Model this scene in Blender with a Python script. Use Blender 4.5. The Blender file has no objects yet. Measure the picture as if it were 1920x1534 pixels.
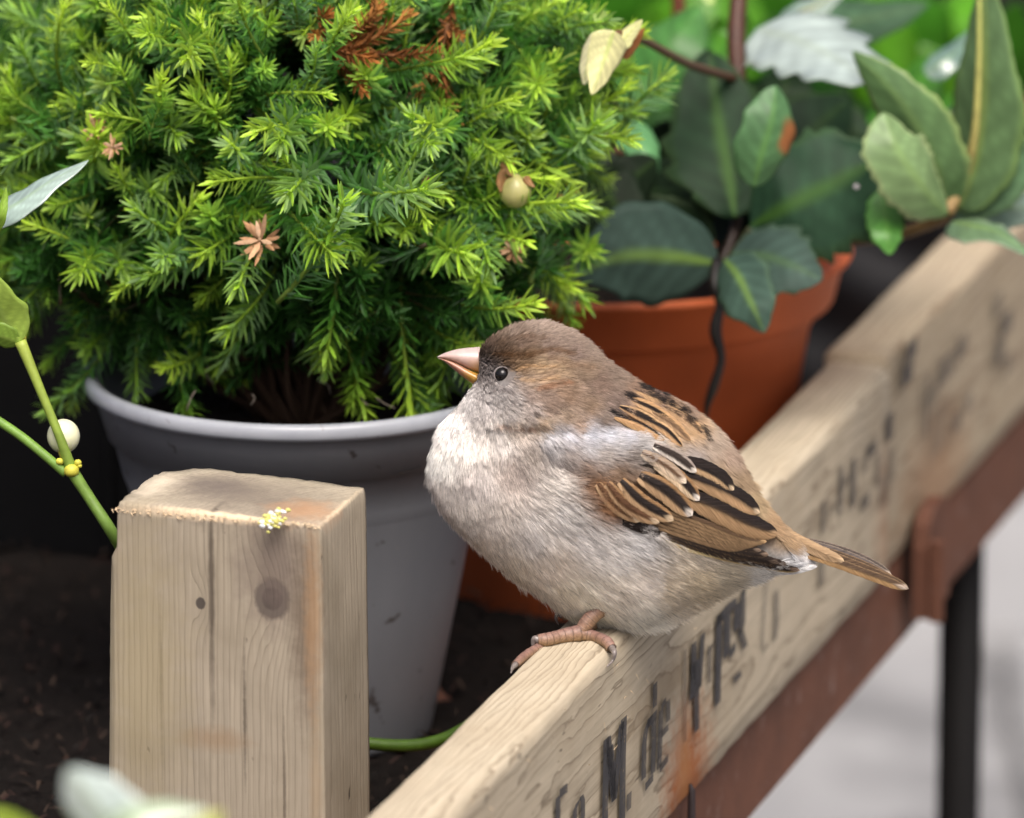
import bpy, math, random
import numpy as np
from mathutils import Matrix, Vector

RNG = np.random.default_rng(7)
random.seed(7)
SC = bpy.context.scene
COL = SC.collection

# ------------------------------------------------------------------ camera
W, H, FPX = 1920.0, 1534.0, 14000.0          # photograph size and focal length in its pixels
TH = math.radians(15.0)
CAM = np.array([0.0, 0.0, 1.35])
AX = np.array([1.0, 0, 0])
AU = np.array([0, math.sin(TH), math.cos(TH)])
AF = np.array([0, math.cos(TH), -math.sin(TH)])
FOCUS = 2.022

cam_data = bpy.data.cameras.new('camera')
cam = bpy.data.objects.new('camera', cam_data)
COL.objects.link(cam)
cam.location = CAM
cam.rotation_euler = (math.pi / 2 - TH, 0, 0)
cam_data.sensor_width = 36.0
cam_data.lens = 36.0 * FPX / W
cam_data.clip_start = 0.05
cam_data.clip_end = 200.0
cam_data.dof.use_dof = True
cam_data.dof.focus_distance = FOCUS
cam_data.dof.aperture_fstop = 11.5
SC.camera = cam

# ------------------------------------------------------------------ light
SUN_EL, SUN_AZ = math.radians(62), math.radians(170)   # azimuth from +Y (away from camera), negative = left
world = bpy.data.worlds.new('World')
SC.world = world
world.use_nodes = True
wn = world.node_tree
wn.nodes.clear()
sky = wn.nodes.new('ShaderNodeTexSky')
sky.sky_type = 'NISHITA'
sky.sun_disc = False
sky.sun_elevation = SUN_EL
sky.sun_rotation = SUN_AZ
sky.air_density = 0.45
sky.dust_density = 8.0
sky.ozone_density = 1.0
bg = wn.nodes.new('ShaderNodeBackground')
bg.inputs['Strength'].default_value = 0.11
wo = wn.nodes.new('ShaderNodeOutputWorld')
wn.links.new(sky.outputs[0], bg.inputs[0])
wn.links.new(bg.outputs[0], wo.inputs[0])

sd = bpy.data.lights.new('sun', 'SUN')
sd.energy = 1.5
sd.angle = math.radians(42)
sd.color = (1.0, 0.96, 0.90)
sun = bpy.data.objects.new('sun', sd)
COL.objects.link(sun)
sdir = Vector((math.sin(SUN_AZ) * math.cos(SUN_EL), math.cos(SUN_AZ) * math.cos(SUN_EL), math.sin(SUN_EL)))
sun.rotation_euler = (-sdir).to_track_quat('-Z', 'Y').to_euler()

SC.view_settings.view_transform = 'Standard'
SC.view_settings.look = 'None'
SC.view_settings.exposure = 0.78
SC.view_settings.gamma = 1.0
SC.view_settings.use_curve_mapping = False
SC.cycles.use_denoising = True
SC.cycles.max_bounces = 6
SC.cycles.diffuse_bounces = 3
SC.cycles.glossy_bounces = 2
SC.cycles.transmission_bounces = 3
SC.cycles.transparent_max_bounces = 6

# ------------------------------------------------------------------ helpers
def pt(px, py, z):
    """world point seen at photo pixel (px, py) at depth z metres"""
    return CAM + z * (AF + (px - W / 2) / FPX * AX + (H / 2 - py) / FPX * AU)

def ray(px, py):
    return AF + (px - W / 2) / FPX * AX + (H / 2 - py) / FPX * AU

def hit(px, py, p0, n):
    d = ray(px, py)
    return CAM + d * (np.dot(p0 - CAM, n) / np.dot(d, n))

def lin(r, g, b, k=1.0):
    out = []
    for c in (r, g, b):
        c = c / 255.0
        out.append((c / 12.92 if c <= 0.04045 else ((c + 0.055) / 1.055) ** 2.4) * k)
    return np.array(out)

def lin_a(a):
    a = np.asarray(a, float) / 255.0
    return np.where(a <= 0.04045, a / 12.92, ((a + 0.055) / 1.055) ** 2.4)

def tag(o, label=None, cat=None, group=None, kind=None):
    if label: o['label'] = label
    if cat: o['category'] = cat
    if group: o['group'] = group
    if kind: o['kind'] = kind
    return o

def empty(name, loc, label, cat, group=None):
    o = bpy.data.objects.new(name, None)
    COL.objects.link(o)
    o.empty_display_size = 0.02
    o.location = Vector(loc)
    tag(o, label, cat, group)
    return o

def adopt(o, parent):
    if parent is not None:
        o.parent = parent
        q, m = parent, Matrix.Identity(4)
        while q is not None and q.type == 'EMPTY':
            m = Matrix.Translation(q.location) @ m
            q = q.parent
        if parent.type == 'EMPTY':
            o.matrix_parent_inverse = m.inverted()
    return o

def new_mesh(name, verts, faces, mat, cols=None, smooth=True, uv=None):
    me = bpy.data.meshes.new(name)
    verts = np.asarray(verts, float)
    me.from_pydata([tuple(v) for v in verts.tolist()], [], [tuple(int(i) for i in f) for f in faces])
    if cols is not None:
        a = me.attributes.new('col', 'FLOAT_COLOR', 'POINT')
        c = np.ones((len(verts), 4), np.float32)
        c[:, :3] = cols
        a.data.foreach_set('color', c.ravel())
    me.update()
    if smooth:
        me.polygons.foreach_set('use_smooth', [True] * len(me.polygons))
    if mat is not None:
        me.materials.append(mat)
    return me

def obj(name, verts, faces, mat, parent=None, cols=None, smooth=True):
    o = bpy.data.objects.new(name, new_mesh(name, verts, faces, mat, cols, smooth))
    COL.objects.link(o)
    adopt(o, parent)
    return o

def grid_faces(nr, nc, close_c=False, off=0):
    f = []
    cc = nc if close_c else nc - 1
    for i in range(nr - 1):
        for j in range(cc):
            j2 = (j + 1) % nc
            f.append((off + i * nc + j, off + i * nc + j2, off + (i + 1) * nc + j2, off + (i + 1) * nc + j))
    return f

def catmull(P, n):
    P = np.asarray(P, float)
    if len(P) == 2:
        t = np.linspace(0, 1, n)[:, None]
        return P[0] * (1 - t) + P[1] * t
    Q = np.vstack([2 * P[0] - P[1], P, 2 * P[-1] - P[-2]])
    out = []
    m = len(P) - 1
    for x in np.linspace(0, m - 1e-9, n):
        i = int(x); t = x - i
        a, b, c, d = Q[i], Q[i + 1], Q[i + 2], Q[i + 3]
        out.append(0.5 * ((2 * b) + (-a + c) * t + (2 * a - 5 * b + 4 * c - d) * t * t + (-a + 3 * b - 3 * c + d) * t ** 3))
    return np.array(out)

def tube_vf(P, R, seg=8, off=0, cap=True):
    P = np.asarray(P, float); n = len(P)
    R = np.broadcast_to(np.asarray(R, float), (n,))
    T = np.gradient(P, axis=0)
    T /= np.linalg.norm(T, axis=1)[:, None] + 1e-12
    ref = np.array([0.31, 0.2, 0.93]) if abs(T[0][2]) < 0.8 else np.array([1.0, 0.1, 0.0])
    V = []
    nrm = None
    for i in range(n):
        if nrm is None:
            nrm = np.cross(T[i], ref)
        nrm = nrm - T[i] * np.dot(nrm, T[i]); nrm /= np.linalg.norm(nrm) + 1e-12
        bi = np.cross(T[i], nrm)
        for k in range(seg):
            a = 2 * math.pi * k / seg
            V.append(P[i] + R[i] * (math.cos(a) * nrm + math.sin(a) * bi))
    F = grid_faces(n, seg, True, off)
    if cap:
        F.append(tuple(off + k for k in range(seg))[::-1])
        F.append(tuple(off + (n - 1) * seg + k for k in range(seg)))
    return np.array(V), F

def tube(name, P, R, mat, parent=None, seg=8, cols=None):
    V, F = tube_vf(P, R, seg)
    return obj(name, V, F, mat, parent, cols)

def lathe(name, prof, center, mat, parent=None, seg=72, wob=0.0):
    """prof: list of (r, z) from start to end, open profile"""
    V = []
    for r, z in prof:
        for k in range(seg):
            a = 2 * math.pi * k / seg
            rr = r * (1 + wob * math.sin(3 * a + z * 40))
            V.append((center[0] + rr * math.cos(a), center[1] + rr * math.sin(a), center[2] + z))
    return obj(name, V, grid_faces(len(prof), seg, True), mat, parent)

def bump_noise(P, freq, seed=0):
    """cheap smooth vector noise from summed sines"""
    P = np.asarray(P, float)
    r = np.random.default_rng(seed)
    out = np.zeros(len(P))
    for _ in range(7):
        k = r.normal(size=P.shape[1]) * freq
        out += np.sin(P @ k + r.uniform(0, 6.28))
    return out / 7.0

# ------------------------------------------------------------------ materials
class NT:
    def __init__(s, name):
        s.m = bpy.data.materials.new(name)
        s.m.use_nodes = True
        s.t = s.m.node_tree
        s.t.nodes.clear()
        s.out = s.n('ShaderNodeOutputMaterial')
    def n(s, typ, **kw):
        nd = s.t.nodes.new(typ)
        for k, v in kw.items(): setattr(nd, k, v)
        return nd
    def l(s, a, b): s.t.links.new(a, b)
    def put(s, sock, v):
        if hasattr(v, 'node'): s.l(v, sock)
        else: sock.default_value = v
    def math(s, op, a, b=None, clamp=False):
        nd = s.n('ShaderNodeMath', operation=op, use_clamp=clamp)
        s.put(nd.inputs[0], a)
        if b is not None: s.put(nd.inputs[1], b)
        return nd.outputs[0]
    def vmath(s, op, a, b=None):
        nd = s.n('ShaderNodeVectorMath', operation=op)
        s.put(nd.inputs[0], a)
        if b is not None: s.put(nd.inputs[1], b)
        return nd
    def mix(s, fac, a, b, blend='MIX'):
        nd = s.n('ShaderNodeMix', data_type='RGBA', blend_type=blend)
        s.put(nd.inputs[0], fac)
        s.put(nd.inputs[6], (*a, 1) if isinstance(a, (tuple, list, np.ndarray)) and len(a) == 3 else a)
        s.put(nd.inputs[7], (*b, 1) if isinstance(b, (tuple, list, np.ndarray)) and len(b) == 3 else b)
        return nd.outputs[2]
    def ramp(s, fac, stops):
        nd = s.n('ShaderNodeValToRGB')
        s.put(nd.inputs[0], fac)
        el = nd.color_ramp.elements
        while len(el) < len(stops): el.new(0.5)
        for e, (p, c) in zip(el, stops):
            e.position = p
            e.color = (c, c, c, 1) if np.isscalar(c) else (*c, 1)
        return nd.outputs[0]
    def noise(s, vec, scale, detail=3, rough=0.55, dist=0.0):
        nd = s.n('ShaderNodeTexNoise')
        s.put(nd.inputs['Vector'], vec)
        nd.inputs['Scale'].default_value = scale
        nd.inputs['Detail'].default_value = detail
        nd.inputs['Roughness'].default_value = rough
        nd.inputs['Distortion'].default_value = dist
        return nd.outputs['Fac']
    def coords(s, which='Object'):
        return s.n('ShaderNodeTexCoord').outputs[which]
    def mapping(s, vec, scale=(1, 1, 1), loc=(0, 0, 0), rot=(0, 0, 0)):
        nd = s.n('ShaderNodeMapping')
        s.put(nd.inputs[0], vec)
        nd.inputs['Location'].default_value = loc
        nd.inputs['Rotation'].default_value = rot
        nd.inputs['Scale'].default_value = scale
        return nd.outputs[0]
    def bsdf(s, color, rough=0.6, spec=0.5, bump=None, bump_strength=0.3, bump_dist=0.001, **kw):
        b = s.n('ShaderNodeBsdfPrincipled')
        s.put(b.inputs['Base Color'], (*color, 1) if isinstance(color, (tuple, list, np.ndarray)) and len(color) == 3 else color)
        s.put(b.inputs['Roughness'], rough)
        s.put(b.inputs['Specular IOR Level'], spec)
        for k, v in kw.items(): s.put(b.inputs[k.replace('_', ' ')], v)
        if bump is not None:
            bn = s.n('ShaderNodeBump')
            bn.inputs['Strength'].default_value = bump_strength
            bn.inputs['Distance'].default_value = bump_dist
            s.l(bump, bn.inputs['Height'])
            s.l(bn.outputs[0], b.inputs['Normal'])
        return b
    def done(s, shader):
        s.l(shader.outputs[0], s.out.inputs[0])
        return s.m
    def attr(s, name='col', typ='GEOMETRY'):
        return s.n('ShaderNodeAttribute', attribute_name=name, attribute_type=typ)

def simple_mat(name, color, rough=0.6, spec=0.5, scale=60, var=0.25, bump=0.2, bdist=0.0006):
    t = NT(name)
    v = t.coords()
    nz = t.noise(v, scale, 5)
    c = t.mix(nz, tuple(np.array(color) * (1 - var)), tuple(np.array(color) * (1 + var)))
    return t.done(t.bsdf(c, rough, spec, t.noise(v, scale * 4, 4), bump, bdist))

def vcol_mat(name, rough=0.5, spec=0.4, translucent=0.0, nscale=300, var=0.2, bump=0.2, bdist=0.0003, coat=0.0):
    """colour from the mesh's own 'col' attribute with fine procedural mottling"""
    t = NT(name)
    v = t.coords()
    a = t.attr().outputs['Color']
    nz = t.noise(v, nscale, 4)
    c = t.mix(1.0, a, t.ramp(nz, [(0.25, 1 - var), (0.75, 1 + var)]), 'MULTIPLY')
    b = t.bsdf(c, rough, spec, t.noise(v, nscale * 2, 3), bump, bdist)
    if coat: b.inputs['Coat Weight'].default_value = coat
    if translucent > 0:
        tr = t.n('ShaderNodeBsdfTranslucent')
        t.l(c, tr.inputs[0])
        mx = t.n('ShaderNodeMixShader')
        mx.inputs[0].default_value = translucent
        t.l(b.outputs[0], mx.inputs[1]); t.l(tr.outputs[0], mx.inputs[2])
        return t.done(mx)
    return t.done(b)

def wood_mat(name, centre, period, light, dark, line=0.55, stretch='X', stains=(), grey=0.3, blotch=(0.30, 0.24, 0.17), warpk=0.011, knots=()):
    """solid wood: growth rings about an axis along local X (or Z), with stains at local points"""
    t = NT(name)
    v = t.coords()
    sx = (6, 60, 60) if stretch == 'X' else (60, 60, 6)
    warp = t.noise(t.mapping(v, sx), 1.0, 3, 0.5)
    warp2 = t.noise(t.mapping(v, tuple(q * 5 for q in sx)), 1.0, 2, 0.5)
    sep = t.n('ShaderNodeSeparateXYZ'); t.l(v, sep.inputs[0])
    a, b = (sep.outputs[1], sep.outputs[2]) if stretch == 'X' else (sep.outputs[0], sep.outputs[1])
    da = t.math('SUBTRACT', a, centre[0]); db = t.math('SUBTRACT', b, centre[1])
    r = t.math('SQRT', t.math('ADD', t.math('MULTIPLY', da, da), t.math('MULTIPLY', db, db)))
    r = t.math('ADD', r, t.math('MULTIPLY', t.math('SUBTRACT', warp, 0.5), warpk))
    r = t.math('ADD', r, t.math('MULTIPLY', t.math('SUBTRACT', warp2, 0.5), 0.0016))
    for (kp_, kr_, ka_) in knots:
        dv = t.vmath('MULTIPLY', t.vmath('SUBTRACT', v, tuple(kp_)).outputs[0], (1, 1, 0.45)).outputs[0]
        dl = t.math('DIVIDE', t.vmath('LENGTH', dv).outputs['Value'], kr_)
        ex = t.math('POWER', 2.718, t.math('MULTIPLY', t.math('MULTIPLY', dl, dl), -1.0))
        r = t.math('ADD', r, t.math('MULTIPLY', ex, ka_))
    fr = t.math('FRACT', t.math('DIVIDE', r, period))
    ring = t.ramp(fr, [(0.0, 0.0), (0.55, 0.12), (0.84, 0.45), (0.93, 1.0), (0.975, 0.55), (1.0, 0.0)])
    fs = (25, 900, 900) if stretch == 'X' else (900, 900, 25)
    fibre = t.noise(t.mapping(v, fs), 1.0, 4, 0.65)
    patch = t.noise(v, 28, 4, 0.6)
    c = t.mix(t.math('MULTIPLY', ring, line), light, dark)
    c = t.mix(1.0, c, t.ramp(fibre, [(0.25, 0.80), (0.75, 1.14)]), 'MULTIPLY')
    c = t.mix(t.ramp(patch, [(0.45, 0.0), (0.75, grey)]), c, blotch)
    # dark nicks and specks along the grain
    ns = (130, 420, 420) if stretch == 'X' else (420, 420, 130)
    nick = t.noise(t.mapping(v, ns), 1.0, 2, 0.5)
    area = t.noise(v, 55, 2)
    nick = t.math('MULTIPLY', t.ramp(nick, [(0.69, 0.0), (0.75, 1.0)]), t.ramp(area, [(0.50, 0.0), (0.60, 1.0)]))
    c = t.mix(t.math('MULTIPLY', nick, 0.85), c, (0.035, 0.03, 0.025))
    for (p, rad, scale, colr, amt, nsc, *sharp) in stains:
        d = t.vmath('SUBTRACT', v, tuple(p)).outputs[0]
        d = t.vmath('MULTIPLY', d, tuple(scale)).outputs[0]
        ln = t.vmath('LENGTH', d).outputs['Value']
        nn = t.noise(v, nsc, 4, 0.6)
        k = t.math('ADD', t.math('DIVIDE', ln, rad), t.math('MULTIPLY', t.math('SUBTRACT', nn, 0.5), 0.35 if sharp else 0.9))
        k = t.ramp(k, [(0.78, amt), (0.98, 0.0)] if sharp else [(0.25, amt), (1.0, 0.0)])
        c = t.mix(k, c, colr)
    hgt = t.math('ADD', t.math('MULTIPLY', ring, -0.6), t.math('ADD', t.math('MULTIPLY', fibre, 0.6), t.math('MULTIPLY', nick, -1.5)))
    return t.done(t.bsdf(c, 0.72, 0.25, hgt, 0.28 if stretch == 'X' else 0.45, 0.00045))

# ------------------------------------------------------------------ frame of the crate
PHI = math.radians(16.6)
D = np.array([math.sin(PHI), math.cos(PHI), 0.0])      # along the board, away from the camera
N = np.array([math.cos(PHI), -math.sin(PHI), 0.0])     # outward from the board's stamped face
UPV = np.array([0, 0, 1.0])
P0 = pt(1021, 1199, 2.020)                               # a point on the inner top edge
TOPZ = P0[2]
BT, BH = 0.020, 0.067                                    # board thickness, height
FLOORZ = CAM[2] - 0.654
def bl(p):          # world -> board local (u, t, v)
    q = np.asarray(p) - P0
    return np.array([np.dot(q, D), np.dot(q, N), q[2]])
def bw(u, t, v):    # board local -> world
    return P0 + u * D + t * N + v * UPV
FACE0 = bw(0, BT, 0)
def on_face(px, py): return bl(hit(px, py, FACE0, N))
U_END = on_face(1670, 618)[0]
BASIS = Matrix(((D[0], N[0], 0, P0[0]), (D[1], N[1], 0, P0[1]), (0, 0, 1, P0[2]), (0, 0, 0, 1)))

def box_vf(x0, x1, y0, y1, z0, z1, bev=0.0008, off=0):
    """bevelled box: 24 verts would do; use chamfered corners"""
    V = []
    for sx, x in ((-1, x0), (1, x1)):
        for sy, y in ((-1, y0), (1, y1)):
            for sz, z in ((-1, z0), (1, z1)):
                V += [(x - sx * 0, y - sy * bev, z - sz * bev), (x - sx * bev, y, z - sz * bev), (x - sx * bev, y - sy * bev, z)]
    def ix(a, b, c, k): return off + ((a * 2 + b) * 2 + c) * 3 + k
    F = []
    F += [(ix(0,0,0,0), ix(0,0,1,0), ix(0,1,1,0), ix(0,1,0,0)), (ix(1,0,0,0), ix(1,1,0,0), ix(1,1,1,0), ix(1,0,1,0))]
    F += [(ix(0,0,0,1), ix(1,0,0,1), ix(1,0,1,1), ix(0,0,1,1)), (ix(0,1,0,1), ix(0,1,1,1), ix(1,1,1,1), ix(1,1,0,1))]
    F += [(ix(0,0,0,2), ix(0,1,0,2), ix(1,1,0,2), ix(1,0,0,2)), (ix(0,0,1,2), ix(1,0,1,2), ix(1,1,1,2), ix(0,1,1,2))]
    for a in (0, 1):
        for b in (0, 1):
            F.append((ix(a,b,0,0), ix(a,b,0,1), ix(a,b,1,1), ix(a,b,1,0)) if (a == b) else (ix(a,b,0,0), ix(a,b,1,0), ix(a,b,1,1), ix(a,b,0,1)))
            F.append((ix(a,0,b,0), ix(a,0,b,2), ix(a,1,b,2), ix(a,1,b,0)) if (a != b) else (ix(a,0,b,0), ix(a,1,b,0), ix(a,1,b,2), ix(a,0,b,2)))
            F.append((ix(0,a,b,1), ix(0,a,b,2), ix(1,a,b,2), ix(1,a,b,1)) if (a == b) else (ix(0,a,b,1), ix(1,a,b,1), ix(1,a,b,2), ix(0,a,b,2)))
    for a in (0, 1):
        for b in (0, 1):
            for c in (0, 1):
                F.append((ix(a,b,c,0), ix(a,b,c,1), ix(a,b,c,2)))
    return np.array(V), F

def box(name, x0, x1, y0, y1, z0, z1, mat, parent=None, bev=0.0008, mw=None):
    V, F = box_vf(x0, x1, y0, y1, z0, z1, bev)
    o = obj(name, V, F, mat, None, smooth=False)
    if mw is not None: o.matrix_world = mw
    if parent is not None:
        m = o.matrix_world.copy() if mw is None else mw.copy()
        adopt(o, parent)
        o.matrix_basis = m
    import bmesh
    bm = bmesh.new(); bm.from_mesh(o.data); bmesh.ops.recalc_face_normals(bm, faces=bm.faces); bm.to_mesh(o.data); bm.free()
    return o

# ================================================================== SETTING
def build_ground():
    t = NT('paving_stone')
    v = t.coords()
    c = t.mix(t.noise(v, 3, 5), (0.24, 0.24, 0.24), (0.37, 0.37, 0.37))
    c = t.mix(t.ramp(t.noise(v, 16, 4), [(0.45, 0), (0.7, 0.9)]), c, (0.11, 0.11, 0.112))
    pm = t.done(t.bsdf(c, 0.8, 0.3, t.noise(v, 90, 4), 0.3, 0.002))
    jm = simple_mat('joint_sand', (0.20, 0.19, 0.18), 0.9, 0.2, 40)
    g = obj('ground', [(-60, -20, 0), (60, -20, 0), (60, 120, 0), (-60, 120, 0)], [(0, 1, 2, 3)], jm)
    tag(g, kind='structure')
    V, F = box_vf(0, 0.592, 0, 0.392, 0.002, 0.03, 0.004)
    me = new_mesh('paving_slab', V, F, pm, smooth=False)
    for i in range(-1, 5):
        for j in range(0, 12):
            o = bpy.data.objects.new('paving_slab', me); COL.objects.link(o)
            o.location = (-0.3 + i * 0.6 + (0.3 if j % 2 else 0), 3.2 + j * 0.4, random.uniform(-0.0015, 0.0015))
            o.parent = g
build_ground()

# ---- the iron stand under the crates
def build_stand():
    t = NT('rusty_iron')
    v = t.coords()
    c = t.mix(t.noise(v, 45, 6, 0.65), (0.05, 0.022, 0.014), (0.21, 0.085, 0.048))
    c = t.mix(t.ramp(t.noise(v, 160, 4), [(0.60, 0), (0.75, 0.7)]), c, (0.26, 0.17, 0.14))
    rm = t.done(t.bsdf(c, 0.75, 0.35, t.noise(v, 500, 5), 0.5, 0.0006))
    lm = simple_mat('dark_iron', (0.008, 0.0075, 0.0075), 0.7, 0.15, 80)
    u0, u1 = -0.6, 1.6
    root = empty('iron_stand', bw(0.4, 0.01, -BH) - np.array([0, 0, bw(0, 0, -BH)[2]]),
                 'rusty brown iron stand with a dark leg carrying the two wooden crates', 'stand')
    zb = -BH - 0.0015
    box('rail', u0, u1, BT - 0.0075, BT - 0.003, zb - 0.030, zb, rm, root, 0.0008, BASIS)
    box('flange', u0, u1, BT - 0.075, BT - 0.0078, zb - 0.0045, zb, rm, root, 0.0006, BASIS)
    # the upright lug in front of the gap between the crates
    ub = on_face(1725, 1010)[0]
    V = []
    prof = [(-0.015, -0.022), (0.015, -0.022), (0.015, 0.004), (0.012, 0.010), (0.005, 0.013), (-0.007, 0.012), (-0.013, 0.008), (-0.015, 0.001)]
    for tt in (BT + 0.0012, BT + 0.0062):
        for a, b in prof: V.append((ub + a, tt, -BH + b))
    n = len(prof)
    F = [tuple(range(n)), tuple(range(2 * n - 1, n - 1, -1))] + [(k, (k + 1) % n, n + (k + 1) % n, n + k) for k in range(n)]
    lug = obj('lug', V, F, rm, None, smooth=False)
    adopt(lug, root); lug.matrix_basis = BASIS
    web = box('web', ub - 0.015, ub - 0.012, BT + 0.0064, BT + 0.011, -BH - 0.023, -BH + 0.004, rm, root, 0.0006, BASIS)
    lp = hit(1800, 1300, bw(0, BT - 0.0165, 0), N)
    for du in (0, 0.75):
        q = lp + D * du
        top = bw(0, 0, zb - 0.0048)[2]
        P = [np.array([q[0], q[1], z]) for z in np.linspace(0.0, top, 4)]
        tube('leg', P, 0.0074, lm, root, 16)
    for a in (-0.45,):
        q = lp + D * a
        P = [np.array([q[0], q[1], z]) for z in np.linspace(0.0, bw(0, 0, zb - 0.0048)[2], 4)]
        tube('leg', P, 0.0068, lm, root, 16)
    shelf = box('floor_sheet', u0, u1, -0.62, BT - 0.0765, -BH - 0.012, -BH - 0.0065, rm, root, 0.0006, BASIS)
build_stand()

# ---- wooden crates
RUST = (0.36, 0.115, 0.03)
NAIL_UV = on_face(1291, 1508)
def board_mesh(name, u0, u1, v0, v1, mat, seed, rtop=0.0045, nu=260):
    """one board: rounded upper edges, slightly uneven arrises and end"""
    prof = []
    r = rtop
    prof += [(0.0, v0 + 0.0012), (0.0012, v0), (BT - 0.0015, v0), (BT, v0 + 0.0015)]
    for q in np.linspace(0.12, 0.92, 9): prof.append((BT, v0 + (v1 - v0) * q))
    for a in np.linspace(0, math.pi / 2, 7): prof.append((BT - r + r * math.cos(a), v1 - r + r * math.sin(a)))
    for q in np.linspace(0.2, 0.8, 4): prof.append((BT - r - (BT - r - 0.002) * q, v1 + 0.0003 * math.sin(q * 3.1)))
    for a in np.linspace(0, math.pi / 2, 4): prof.append((0.002 - 0.002 * math.sin(a), v1 - 0.002 + 0.002 * math.cos(a)))
    for q in np.linspace(0.9, 0.1, 5): prof.append((0.0, v0 + (v1 - v0) * q))
    prof = np.array(prof); n = len(prof)
    U = np.linspace(u0, u1, nu)
    V = []
    c = prof.mean(0)
    for i, u in enumerate(U):
        for k, (tt, vv) in enumerate(prof):
            V.append((u, tt, vv))
    V = np.array(V)
    n1 = bump_noise(V * np.array([1, 1.6, 1.6]), 120, seed); n2 = bump_noise(V * np.array([1, 3, 3]), 420, seed + 1)
    V[:, 1] += (n1 * 0.0004 + n2 * 0.00018)
    V[:, 2] += (n1[::-1] * 0.0005 + n2 * 0.0003) * (1 + 1.0 * (np.abs(V[:, 2] - v0) < 0.002))
    F = grid_faces(nu, n, True)
    F.append(tuple(range(n))[::-1]); F.append(tuple((nu - 1) * n + k for k in range(n)))
    return V, F

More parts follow.
